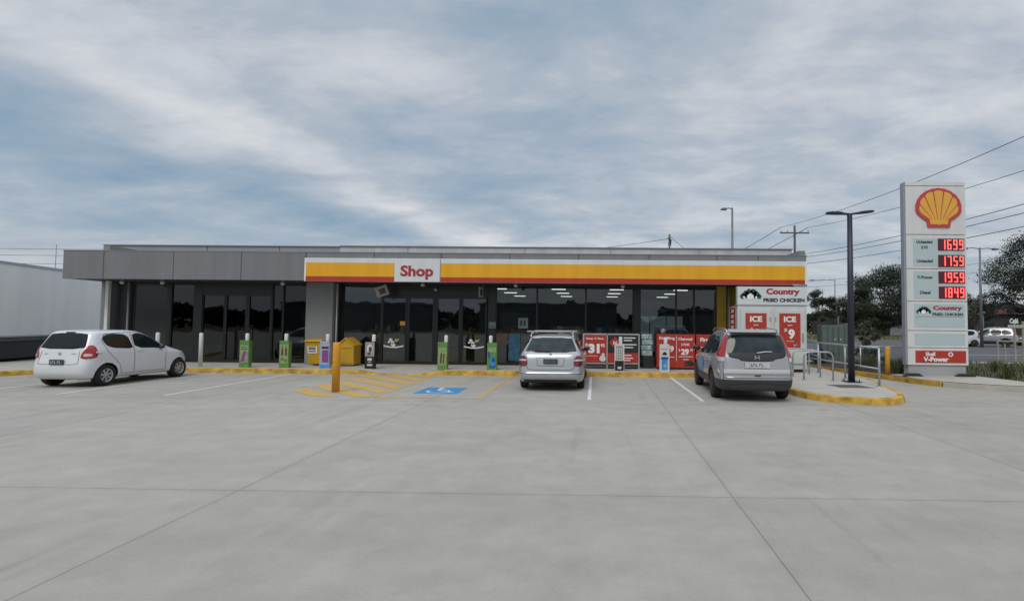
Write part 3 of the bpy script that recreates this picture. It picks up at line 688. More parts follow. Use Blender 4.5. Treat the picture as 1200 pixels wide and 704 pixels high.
def sleeve(x, label, base, items):
    t = thing('bollard_sleeve', label, 'sleeve', (x, 18.225, .147), group='advertising sleeves round the bollards')
    w = .165; mb = MB()
    for q in ((-w, w, -.11, -.1), (-w, w, .05, .06), (-w, -w+.01, -.1, .05), (w-.01, w, -.1, .05)): mb.box(q[0], q[1], q[2], q[3], 0, .93)
    mb.build('sleeve_panel', base, t, False)
    mb = MB(); mats = []
    for i, (k, a, m_, *r) in enumerate(items):
        if m_ not in mats: mats.append(m_)
        mi = mats.index(m_); y = -.113-.0015*i
        if k == 'c': card(mb, a[0], a[1], a[2], a[3], y, mi)
        elif k == 'd': disc(mb, a[0], y, a[1], a[2], a[3], mi)
        elif k == 'b':   # bottle outline
            xx, z0, wd, h = a; mb.add([(xx-wd, y, z0), (xx+wd, y, z0), (xx+wd, y, z0+h*.6), (xx+wd*.4, y, z0+h*.78), (xx+wd*.4, y, z0+h), (xx-wd*.4, y, z0+h), (xx-wd*.4, y, z0+h*.78), (xx-wd, y, z0+h*.6)], [tuple(range(8))], mi)
        elif k == 't': put_text(mb, r[0], a[0], y, a[1], h=a[2], mi=mi, bold=.03, proud=0)
        elif k == 'l':   # slanted bar
            x0, z0, x1_, z1_, wd = a; mb.add([(x0-wd, y, z0), (x0+wd, y, z0), (x1_+wd, y, z1_), (x1_-wd, y, z1_)], [(0, 1, 2, 3)], mi)
    mb.build('artwork', mats, t, False)
lines = lambda m_, *zs: [('c', (-.11, .11, z, z+.025), m_) for z in zs]
sleeve(-12.06, 'green bollard sleeve with a slanted purple bar pictured on it', LG, [('c', (-.14, .14, .16, .76), PG)]+lines(BR, .68, .62)+[('l', (-.05, .2, .04, .55, .06), PU), ('l', (.03, .18, .1, .5, .03), GY)])
sleeve(-10.68, 'green bollard sleeve with two dark bottles pictured on it', LG, [('c', (-.14, .14, .15, .80), PG), ('b', (-.06, .42, .035, .34), BR), ('b', (.07, .42, .035, .34), BR), ('d', (-.06, .3, .05, .07), LG), ('d', (.06, .26, .05, .07), LG)])
sleeve(-9.28, 'lilac bollard sleeve with a purple block, behind the yellow bollard', LI, [('c', (-.08, .14, .2, .62), PU), ('c', (-.1, .14, .67, .74), BK), ('c', (-.15, .15, .02, .12), LB)])
sleeve(-7.72, 'bollard sleeve with grey picture on top and black lower half, left of the doors', BK, [('c', (-.16, .16, .42, .91), GY), ('d', (.0, .68, .1, .16), WT), ('d', (.02, .66, .06, .1), BR), ('d', (-.02, .52, .06, .05), BR), ('c', (-.07, .08, .28, .36), WT), ('c', (-.08, .1, .1, .16), WT), ('c', (-.06, .06, .22, .24), WT)])
sleeve(-5.22, 'green bollard sleeve with two brown sticks pictured, before the sliding doors', LG, [('c', (-.14, .14, .14, .74), PG), ('t', (0, .66, .05), LG, 'fresh'), ('l', (-.05, .2, -.03, .56, .03), BR), ('l', (.04, .2, .06, .54, .025), BR)])
sleeve(-3.52, 'green bollard sleeve with a curling dark blue shape beside the silver wagon', LG, [('c', (-.14, .14, .6, .76), PG), ('l', (-.08, .4, -.12, .62, .03), NB), ('d', (.03, .34, .09, .14), LB), ('d', (.05, .33, .06, .1), NB), ('c', (-.05, .12, .08, .2), NB), ('d', (.04, .2, .07, .08), LB)])
sleeve(.84, 'bollard sleeve with white chequered top and black base before the gas bottle cage', WT, [('c', (-.15, .15, .02, .36), BK), ('c', (-.11, .11, .40, .86), GY)]+[('c', (-.09+.065*i, -.045+.065*i, .45+.09*j, .51+.09*j), WT) for i in range(3) for j in range(4)]+[('c', (-.06, .07, .08, .16), WT)])
sleeve(2.38, 'white bollard sleeve with a bright blue lower panel before the charcoal cage', WT, [('c', (-.10, .10, .06, .42), LB), ('c', (-.12, .12, .42, .50), NB), ('d', (0, .60, .09, .035), BK), ('d', (0, .63, .045, .05), BK), ('c', (-.12, .12, .76, .78), GY), ('d', (.02, .2, .05, .07), LI)])
mb = MB(); mb.lathe([(0, 0), (.092, 0), (.092, 1.2), (.08, 1.235), (0, 1.24)], (0, 0, 0), 'z', 24); o = mb.build('tall_bollard', BOLY); o.location = (-6.48, 13.25, 0); tag(o, 'tall yellow bollard standing alone on the hatched bay marking', 'bollard')
o = o.copy(); COL.objects.link(o); o.location = (9.83, 17.95, .0); o.scale = (.85, .85, .87); o['label'] = 'yellow bollard in the garden bed left of the price pylon'

# ------------------------------------------------------------------ island furniture
for i, (x, y, lab) in enumerate(((6.19, 15.80, 'nearest steel bicycle hoop on the island, right of the parked four wheel drive'), (6.24, 16.8, 'middle steel bicycle hoop on the island'), (6.30, 17.82, 'farthest steel bicycle hoop, in front of the ice freezer'))):
    if i == 0:
        pth = [(0, 0, .0), (0, 0, .68)]+[(.16-.16*math.cos(a), 0, .68+.16*math.sin(a)) for a in (.4, .8, 1.2, 1.57)]+[(.82-.16+.16*math.sin(a), 0, .68+.16*math.cos(a)) for a in (0, .4, .8, 1.2)]+[(.82, 0, .68), (.82, 0, 0)]
        mb = MB(); mb.tube(pth, .024, 10); mb.lathe([(0, .012), (.06, .012), (.06, 0)], (0, 0, 0), 'z', 14); mb.lathe([(0, .012), (.06, .012), (.06, 0)], (.82, 0, 0), 'z', 14)
        hp = mb.build('bike_hoop', STEEL); o = hp
    else: o = hp.copy(); COL.objects.link(o)
    o.location = (x, y, .147); o.rotation_euler = (0, 0, -.12); tag(o, lab, 'bicycle hoop', 'bicycle hoops on the island')
R = thing('handrail', 'galvanised steel handrail along the right edge of the island', 'handrail', (7.62, 14.33, .147))
pys = (14.33, 16.26, 18.2, 20.1, 22.0)
for y in pys:
    mb = MB(); mb.tube([(7.62, y, .147), (7.62, y, 1.18)], .03, 10); mb.lathe([(0, .015), (.09, .015), (.09, 0)], (7.62, y, .147), 'z', 14); mb.build('post', STEEL, R)
for z in (1.18, .62):
    mb = MB(); mb.tube([(7.62, 14.33, z), (7.62, 22.0, z)], .026, 10); mb.build('rail', STEEL, R)
POLE = mat('pole_navy', (.018, .022, .036), .45, var=.1)
Lp = thing('lamp_post', 'tall dark lamp post with two flat lamp heads on the island', 'lamp post', (7.42, 15.45, .147))
mb = MB(); mb.tube([(7.42, 15.45, .147), (7.42, 15.45, 2.5), (7.42, 15.45, 5.02)], [.095, .085, .07], 16); mb.build('pole', POLE, Lp)
mb = MB(); mb.box(7.22, 7.62, 15.25, 15.65, .148, .172)
for sx in (-1, 1):
    for sy2 in (-1, 1): mb.tube([(7.42+.15*sx, 15.45+.15*sy2, .17), (7.42+.15*sx, 15.45+.15*sy2, .23)], .015, 6)
mb.build('base_plate', POLE, Lp)
for s, dy in ((-1, .1), (1, -.1)):
    c = (7.42, 15.45, 5.0); mb = MB()
    P_ = [(.0, .05, .0), (.16, .06, .02), (.30, .15, .04), (.52, .15, .055), (.62, .07, .06)]
    for z0, z1, k in ((0, .045, 1),):
        v = []
        for d, hw, zz in P_:
            for sy2 in (-1, 1):
                for dz in (0, .045): v.append((c[0]+s*d, c[1]+sy2*hw+dy*d*2, c[2]+zz+dz))
        fs = []
        for i in range(len(P_)-1):
            a = i*4; b_ = a+4
            fs += [(a, b_, b_+2, a+2), (a+1, a+3, b_+3, b_+1), (a, a+1, b_+1, b_), (a+2, b_+2, b_+3, a+3)]
        fs += [(0, 2, 3, 1), (len(v)-4, len(v)-3, len(v)-1, len(v)-2)]
        mb.add(v, fs)
    mb.build('lamp_head', POLE, Lp, recalc=True)
# green electrical cabinets
CAB = mat('cabinet_green', (.115, .15, .135), .5, var=.07)
cb = thing('electrical_cabinet', 'row of grey green electrical cabinets behind the handrail', 'cabinet', (10.85, 24.1, .1), rz=-.06)
for i in range(5):
    ww = .245 if i < 4 else .34; x = -.68+i*.25; top = 1.68 if i < 4 else 1.76
    mb = MB(); mb.box(x, x+ww, -.25, .3, 0, top); d = mb.build('cabinet_body', CAB, cb, False, bevel=.01)
    for z0, z1 in ((.06, .82), (.85, top-.05)):
        mb = MB(); mb.box(x+.02, x+ww-.02, -.268, -.252, z0, z1); mb.build('door', CAB, d, False, bevel=.006)
for x, z in ((-.55, .45), (-.12, 1.02), (.12, 1.02)):
    MB().box(x, x+.06, -.275, -.27, z, z+.05).build('warning_label', TXTW, cb, False)
# mesh fence by the bollard
t = thing('mesh_fence', 'low grey mesh fence panel behind the yellow bollard', 'fence', (10.1, 19.2, .1))
mb = MB()
for x in (-.55, .5, 1.5): mb.tube([(x, 0, 0), (x, 0, .95)], .025, 8)
mb.tube([(-.55, 0, .93), (1.5, 0, .93)], .015, 6); mb.build('frame', STEEL, t, False)
mb = MB()
for k in range(40): mb.tube([(-.53+k*.05, 0, .03), (-.53+k*.05, 0, .92)], .0035, 4, cap=False)
for k in range(12): mb.tube([(-.55, 0, .06+k*.075), (1.5, 0, .06+k*.075)], .0035, 4, cap=False)
mb.build('mesh', mat('mesh_green', (.06, .075, .065), .6), t, False)

# ------------------------------------------------------------------ price pylon
SIDE = mat('pylon_side', (.27, .29, .33), .45, var=.06); PINS = mat('pylon_pale_blue', (.43, .52, .53), .35, var=.03); PWH = mat('pylon_white', (.62, .62, .61), .35, var=.07, scale=1.6, streak=True)
LEDBG = mat('led_screen', (.10, .012, .02), .4, var=.1); LEDON = emis('led_red', (1, .065, .055), 4.0)
Pn = thing('price_pylon', 'tall white fuel price pylon with shell emblem and red led prices', 'sign', (11.2, 17.6, .1))
X0, X1, YP = 10.22, 12.20, 17.5
mb = MB(); mb.box(X0+.05, X1-.06, YP+.02, YP+.28, .12, .50); mb.build('plinth', PARL, Pn, bevel=.01)
mb = MB(); mb.box(X0-.03, X1-.01, YP+.02, YP+.22, .503, 6.5); mb.prism([(X0-.03, 6.5), (X1-.01, 6.5), (X1-.03, 6.56), (X0, 6.56)], 'y', YP+.02, YP+.22); mb.build('casing', SIDE, Pn, bevel=.015)
panels = [(4.80, 6.40), (3.67, 4.78), (2.60, 3.65), (1.64, 2.58), (1.08, 1.62), (.51, 1.06)]
for z0, z1 in panels+[(6.42, 6.54)]:
    mb = MB(); mb.box(X0+.02, X1, YP-.02, YP+.018, z0, z1); mb.build('panel', PWH, Pn, bevel=.006)
def inset(a, b, z0, z1, m_): mb = MB(); mb.box(a, b, YP-.026, YP-.021, z0, z1); return mb.build('inset', m_, Pn)
inset(X0+.24, X1-.12, 3.75, 4.66, PINS); inset(X0+.24, X1-.12, 2.68, 3.58, PINS)
inset(X0+.24, X1-.10, 1.74, 2.50, PINS); inset(X0+.24, X1-.10, 1.16, 1.54, PINS)
vp = inset(X0+.26, X1-.08, .58, .98, RED)
mb = MB(); put_text(mb, 'Shell', 10.96, YP-.027, .87, h=.13, bold=.035); put_text(mb, 'V-Power', 11.14, YP-.027, .70, w=.82, h=.15, bold=.045)
for k in range(7):
    a = PI*k/6; mb.add([(11.62+.075*math.cos(a), YP-.03, .86+.075*math.sin(a)), (11.62+.035*math.cos(a+.3), YP-.03, .86+.03*math.sin(a+.3)), (11.62, YP-.03, .82)], [(0, 1, 2)])
disc(mb, 11.62, YP-.0295, .865, .08, .075, 0, 14); mb.build('lettering', TXTW, vp)
mb = MB(); disc(mb, 11.62, YP-.0305, .865, .045, .04, 0, 12); mb.build('emblem_core', RED, vp)
SEG = {'1': 'bc', '6': 'acdefg', '9': 'abcdfg', '7': 'abc', '5': 'acdfg', '8': 'abcdefg', '4': 'bcfg'}
def led(z, name, s):
    xa, xb = 11.27, 12.13; h = .40
    mb = MB(); mb.box(xa, xb, YP-.035, YP-.027, z-h/2, z+h/2); d = mb.build('led_display', LEDBG, Pn)
    mb = MB(); y = YP-.038; cw = .195; dh = .32; dw = .13; tk = .032
    for i, ch in enumerate(s):
        cx = xa+.075+cw*(i+.5); z0 = z-dh/2
        A = {'a': (-dw/2, dw/2, dh-tk, dh), 'd': (-dw/2, dw/2, 0, tk), 'g': (-dw/2, dw/2, dh/2-tk/2, dh/2+tk/2),
             'f': (-dw/2, -dw/2+tk, dh/2, dh), 'b': (dw/2-tk, dw/2, dh/2, dh), 'e': (-dw/2, -dw/2+tk, 0, dh/2), 'c': (dw/2-tk, dw/2, 0, dh/2)}
        for sgm in SEG[ch]:
            a, b, c, e = A[sgm]; card(mb, cx+a, cx+b, z0+c+.002, z0+e-.002, y-.0004*'abcdefg'.index(sgm))
    mb.build('digits', LEDON, d)
    mb = MB()
    for j, ln in enumerate(name): put_text(mb, ln, 10.54+.29, YP-.027, z+(.09 if len(name) > 1 else 0)-.18*j, h=.105, bold=.03)
    if len(name) > 1:
        n = len(mb.v)
    mb.build('fuel_name', TXTDARK, Pn)
led(4.38+.08, ['Unleaded', 'E10'], '1699'); led(3.90+.02, ['Unleaded'], '1759'); led(3.38, ['V-Power'], '1959'); led(2.88, ['Diesel'], '1849')
mb = MB(); put_text(mb, 'Country', 11.55, YP-.027, 2.36, w=.95, h=.18, bold=.05); mb.build('lettering', TXTRED, Pn)
mb = MB(); put_text(mb, 'FRIED CHICKEN', 11.55, YP-.027, 2.17, w=1.0, h=.09, bold=.04); card(mb, 10.5, 12.05, 2.085, 2.095, YP-.028); mb.build('lettering', TXTDARK, Pn)
mb = MB(); logo(mb, 10.77, YP-.029, 2.24, .5, 0, 1); mb.build('farm_logo', [TXTW, GREEN], Pn)
# shell emblem
ex, ez, s_ = 11.30, 5.66, .70
def shell_pts(k=1.0):
    out = [(-.52, -.90), (.52, -.90), (.56, -.60), (.74, -.50)]
    n = 26
    for i in range(n+1):
        a = -.30+(PI+.60)*i/n
        r = 1.0+.018*abs(math.sin(i*PI/2))
        out.append((r*1.06*math.cos(a), .02+r*.93*math.sin(a)))
    out += [(-.74, -.50), (-.56, -.60)]
    return [(x*k, z*k) for x, z in out]
mb = MB(); mb.prism([(ex+x*s_, ez+z*s_) for x, z in shell_pts()], 'y', YP-.06, YP-.021); em = mb.build('shell_emblem', TXTRED if False else mat('emblem_red', (.48, .05, .06), .35, var=.03), Pn)
EY = mat('emblem_yellow', (.72, .38, .05), .35, var=.04); mb = MB(); hub = (0, -.78)
n = 7
for i in range(n):
    a0 = math.radians(202-(i)*224/n)-.0; a1 = math.radians(202-(i+1)*224/n)
    g = .035; pts = []
    def rim(a): return Vector((.88*math.cos(a), .03+.78*math.sin(a)))
    h_ = Vector(hub)
    aa0, aa1 = a0-g, a1+g; am = (aa0+aa1)/2
    w0 = Vector((-.40+.8*(i)/n+.012, -.55)); w1 = Vector((-.40+.8*(i+1)/n-.012, -.55))
    r0 = rim(aa0); r1 = rim(aa1); rm = rim(am)*1.05
    pts = [w0, w1, r1, rim((aa1+am)/2)*1.035, rm, rim((aa0+am)/2)*1.035, r0]
    mb.add([(ex+p.x*s_, YP-.064, ez+p.y*s_) for p in pts], [tuple(range(len(pts)))])
base = [(-.40, -.76), (-.1, -.76), (0, -.80), (.1, -.76), (.40, -.76), (.44, -.545), (-.44, -.545)]
mb.add([(ex+x*s_, YP-.065, ez+z*s_) for x, z in base], [tuple(range(7))]); mb.build('emblem_ribs', EY, em)
mb = MB(); mb.add([(10.12, 16.75, .135), (10.42, 16.02, .135), (10.9, 15.52, .135), (11.65, 15.11, .135), (12.65, 14.80, .135), (12.95, 16.2, .135), (12.6, 18.2, .135), (9.95, 18.2, .135)], [tuple(range(8))]); mb.box(10.1, 12.4, 17.2, 18.1, .10, .15)
struct(mb.build('pylon_slab', CONC))
for x in (10.35, 12.05):
    mb = MB(); mb.prism([(x-.32, .15), (x+.32, .15), (x+.18, .24), (x-.18, .24)], 'y', 17.35, 17.50); mb.build('foot', DARKPL, Pn)

# ------------------------------------------------------------------ cars
def chaikin(p, it=2):
    for _ in range(it):
        q = []
        for a, b in zip(p, p[1:]+p[:1]): q += [(a[0]*.78+b[0]*.22, a[1]*.78+b[1]*.22), (a[0]*.22+b[0]*.78, a[1]*.22+b[1]*.78)]
        p = q
    return p
def catmull(L_, n):
    out = []
    m = len(L_)
    for i in range(m-1):
        p0, p1, p2, p3 = L_[max(i-1, 0)], L_[i], L_[i+1], L_[min(i+2, m-1)]
        for k in range(n):
            t = k/n
            # hermite with limited tangents to avoid overshoot
            r = []
            for a, b, c, d in zip(p0, p1, p2, p3):
                m1 = (c-a)/2; m2 = (d-b)/2
                if (b-a)*(c-b) <= 0: m1 = 0
                if (c-b)*(d-c) <= 0: m2 = 0
                r.append((2*t**3-3*t*t+1)*b+(t**3-2*t*t+t)*m1+(-2*t**3+3*t*t)*c+(t**3-t*t)*m2)
            out.append(tuple(r))
    out.append(tuple(L_[-1])); return out
CGLASS = mat('car_glass', (.012, .016, .018), .06, var=.1, spec=.26)
CGLASS2 = mat('car_glass_rear', (.022, .033, .036), .06, var=.5, scale=3.5, spec=.40)
LAMPR = mat('tail_lamp_red', (.34, .012, .016), .12, var=.15, scale=16, coat=.6); LAMPD = mat('tail_lamp_dark_red', (.15, .012, .016), .12, var=.2, scale=14, coat=.6); LAMPW = mat('tail_lamp_clear', (.55, .50, .50), .1, var=.1, coat=.6)
PLATE = mat('number_plate', (.50, .52, .52), .4, var=.05); PLATED = mat('plate_dark', (.035, .05, .05), .4, var=.1)
GAP = mat('panel_gap', (.02, .02, .02), .8)
def make_wheel(parent, x, y, r, w, s, spokes, rim_m):
    wh = MB(); wh.lathe([(0, -w/2), (r*.60, -w/2), (r*.60, w*.30), (0, w*.30)], (0, 0, 0), 'x', 24)
    W_ = wh.build('wheel', DARKPL, parent, False); W_.location = (x, y, r)
    ty = MB(); ty.lathe([(r*.62, -w*.5), (r*.80, -w*.52), (r*.96, -w*.46), (r, -w*.32), (r, w*.32), (r*.96, w*.46), (r*.80, w*.52), (r*.62, w*.5), (r*.60, w*.2)], (0, 0, 0), 'x', 36); ty.build('tyre', RUBBER, W_, False)
    rm = MB(); X = s*w*.44
    rm.lathe([(r*.63, s*w*.50), (r*.57, s*w*.49), (r*.56, s*w*.20)], (0, 0, 0), 'x', 32)
    rm.lathe([(0, X), (r*.12, X), (r*.14, X-s*.03)], (0, 0, 0), 'x', 16)
    for k in range(spokes):
        a = 2*PI*k/spokes+.3; ca, sa = math.cos(a), math.sin(a)
        v = []
        for rr, hw in ((r*.08, r*.075), (r*.58, r*.10)):
            for q in (-1, 1): 
                for dx in (0, -s*.03): v.append((X-(s*.012 if rr < r*.3 else 0)+dx, rr*ca-q*hw*sa, rr*sa+q*hw*ca))
        rm.add(v, [(0, 2, 6, 4), (1, 5, 7, 3), (0, 4, 5, 1), (2, 3, 7, 6), (4, 6, 7, 5)])
    rm.build('rim', rim_m, W_, False, recalc=True)
def car(name, label, cat, loc, rz, S, paint, group=None):
    T = thing(name, label, cat, loc, rz, group)
    lv = catmull([(a, b, c, d, min(9, e*1.7), f*(1.7 if a < .85 else 1.3)) for a, b, c, d, e, f in S['levels']], 5); N = 168
    mb = MB(); rings = []
    for (z, yr, yf, w, nr, nf) in lv:
        yc = yr+(yf-yr)*S.get('mid', .46); ring = []
        D = 1600; dense = []
        for k in range(D):
            a = 2*PI*k/D+.0001; c, s_n = math.cos(a), math.sin(a)
            n_ = nf if c > 0 else nr; hl = (yf-yc) if c > 0 else (yc-yr)
            dense.append((w*math.copysign(abs(s_n)**(2/n_), s_n), yc+hl*math.copysign(abs(c)**(2/n_), c)))
        cum = [0]
        for k in range(D): p, q = dense[k], dense[(k+1) % D]; cum.append(cum[-1]+math.hypot(q[0]-p[0], q[1]-p[1]))
        j = 0
        for k in range(N):
            t = cum[-1]*k/N
            while cum[j+1] < t: j += 1
            f_ = (t-cum[j])/max(1e-9, cum[j+1]-cum[j]); p, q = dense[j], dense[(j+1) % D]
            ring.append((p[0]+(q[0]-p[0])*f_, p[1]+(q[1]-p[1])*f_, z))
        rings.append(ring)
    nl = len(rings)
    V = [p for r_ in rings for p in r_]; Fc = []
    for i in range(nl-1):
        for k in range(N): k2 = (k+1) % N; Fc.append((i*N+k, i*N+k2, (i+1)*N+k2, (i+1)*N+k))
    Fc.append(tuple(range(N))); Fc.append(tuple((nl-1)*N+k for k in reversed(range(N))))
    me = bpy.data.meshes.new('b'); me.from_pydata(V, [], Fc)
    bm = bmesh.new(); bm.from_mesh(me); bmesh.ops.recalc_face_normals(bm, faces=bm.faces); bm.to_mesh(me)
    bvh = BVHTree.FromBMesh(bm); bm.free()
    ob = bpy.data.objects.new('body', me); COL.objects.link(ob)
    R_ = S['arch']; cut = MB(); wz = S['wr']
    for yw in S['axles']:
        for s in (-1, 1):
            cut.tube([(s*(S['w']/2-.26), yw, wz), (s*(S['w']/2+.3), yw, wz)], R_, 40, smooth=False)
    co = cut.build('cut', DARKPL, recalc=True)
    md = ob.modifiers.new('b', 'BOOLEAN'); md.operation = 'DIFFERENCE'; md.object = co; md.solver = 'EXACT'
    me2 = bpy.data.meshes.new_from_object(ob.evaluated_get(bpy.context.evaluated_depsgraph_get()))
    bpy.data.objects.remove(ob); bpy.data.objects.remove(co)
    me2.materials.clear()
    for m_ in (paint, S.get('clad', DARKPL), DARKPL): me2.materials.append(m_)
    for p in me2.polygons:
        c = p.center; p.use_smooth = True; p.material_index = 0
        d = min(math.hypot(c.y-yw, c.z-wz) for yw in S['axles'])
        if d < R_+.004 and abs(c.x) > S['w']/2-.30 : p.material_index = 2; p.use_smooth = False
        elif abs(p.normal.z) > .9 and c.z < S['levels'][0][0]+.02: p.material_index = 2
        elif c.z < S.get('cladz', 0) or (S.get('cladz', 0) and d < R_+.055 and c.z < .8): p.material_index = 1
    me2.update(); me2.name = 'body'
    body = link('body', me2, T, False)
    es = body.modifiers.new('es', 'EDGE_SPLIT'); es.split_angle = math.radians(38)
    def hit(view, a, b, off):
        if view == 'rear': o_, d_ = Vector((a, -3, b)), Vector((0, 1, 0))
        elif view == 'front': o_, d_ = Vector((a, 9, b)), Vector((0, -1, 0))
        elif view == 'right': o_, d_ = Vector((3, a, b)), Vector((-1, 0, 0))
        elif view == 'left': o_, d_ = Vector((-3, a, b)), Vector((1, 0, 0))
        else: o_, d_ = Vector((a, b, 4)), Vector((0, 0, -1))
        h, nn, _, _ = bvh.ray_cast(o_, d_)
        if h is None: h, nn, _, _ = bvh.find_nearest({'rear': Vector((a, .0, b)), 'left': Vector((-S['w']/2, a, b)), 'right': Vector((S['w']/2, a, b))}.get(view, o_+d_*3))
        if nn.dot(d_) > 0: nn = -nn
        return h+nn*off
    def patch(mbx, view, poly, off=.006, mi=0, rows=16, cols=14, rnd=2):
        if rnd: poly = chaikin(poly, rnd)
        zs = [p[1] for p in poly]; z0, z1 = min(zs), max(zs); g = []
        for i in range(rows+1):
            z = z0+(z1-z0)*(i/rows)*.998+(z1-z0)*.001; xs_ = []
            for p, q in zip(poly, poly[1:]+poly[:1]):
                if (p[1]-z)*(q[1]-z) <= 0 and p[1] != q[1]: xs_.append(p[0]+(q[0]-p[0])*(z-p[1])/(q[1]-p[1]))
            if len(xs_) < 2: xs_ = [xs_[0], xs_[0]] if xs_ else [0, 0]
            a, b = min(xs_), max(xs_); g.append([hit(view, a+(b-a)*j/cols, z, off) for j in range(cols+1)])
        v = [p for r_ in g for p in r_]; n = cols+1; fl = view in ('left', 'front')
        fs = []
        for i in range(rows):
            for j in range(cols):
                q = (i*n+j, i*n+j+1, (i+1)*n+j+1, (i+1)*n+j)
                if view in ('left', 'right') and min(abs(v[k].x) for k in q) < S['w']*.30: continue
                fs.append(tuple(reversed(q)) if fl else q)
        mbx.add(v, fs, mi, True)
    def stripl(mbx, view, pts, wd, off=.004, mi=0):
        for (a, b), (c, d) in zip(pts, pts[1:]):
            L_ = math.hypot(c-a, d-b) or 1; nx, nz = -(d-b)/L_*wd/2, (c-a)/L_*wd/2; k = max(2, int(L_/.05)); prev = None
            for i in range(k+1):
                t = i/k; p, q = a+(c-a)*t, b+(d-b)*t
                cur = (hit(view, p-nx, q-nz, off), hit(view, p+nx, q+nz, off))
                if prev: mbx.add([prev[0], cur[0], cur[1], prev[1]], [(0, 1, 2, 3)], mi)
                prev = cur
    T['plain'] = 1 if S.get('plain') else 0
    S['detail'](T, body, patch, stripl, hit, paint)
    for yw in S['axles']:
        for s in (-1, 1): make_wheel(T, s*(S['w']/2-S.get('tuck', .115)), yw, wz, .20, s, S['spokes'], ALLOY)
    return T
mir = lambda poly: [(-x, z) for x, z in poly]
def mirror(T, x, y, z, m_, s, k=1.0):
    mb = MB(); mb.lathe([(0, -.06), (.06, -.055), (.1, -.02), (.105, .03), (.07, .07), (0, .08)], (s*(x+.1), y, z), 'y', 14); mb.v = [(s*(x+.1)+(a-s*(x+.1))*k, y+(b-y)*k, z+(c-z)*.72*k) for a, b, c in mb.v]
    mb.tube([(s*(x-.03), y+.02, z-.03), (s*(x+.06), y, z-.02)], .02, 6); mb.build('mirror', m_, T, False)
def both(T, fn, name, mats, parent=None):
    for v in ('left', 'right'):
        mb = MB(); fn(mb, v); mb.build(name, mats, parent or T, False)
def plate(T, hit, z, w, h, m_, mt, off=.02):
    y = min(hit('rear', 0, z, 0).y, hit('rear', 0, z+h/2, 0).y, hit('rear', 0, z-h/2, 0).y)-off
    mb = MB(); mb.box(-w/2, w/2, y-.008, y+.02, z-h/2, z+h/2); x = -w/2+.035; k = 0
    while x < w/2-.05:
        mb.box(x, x+.012, y-.012, y-.008, z-h*.27, z+h*.27, 1); mb.box(x+.013, x+.034, y-.012, y-.008, z+(.12 if k % 2 else -.26)*h, z+(.26 if k % 2 else -.12)*h, 1)
        x += .052+(.03 if k == 2 else 0); k += 1
    mb.build('number_plate', [m_, mt], T, False); return y

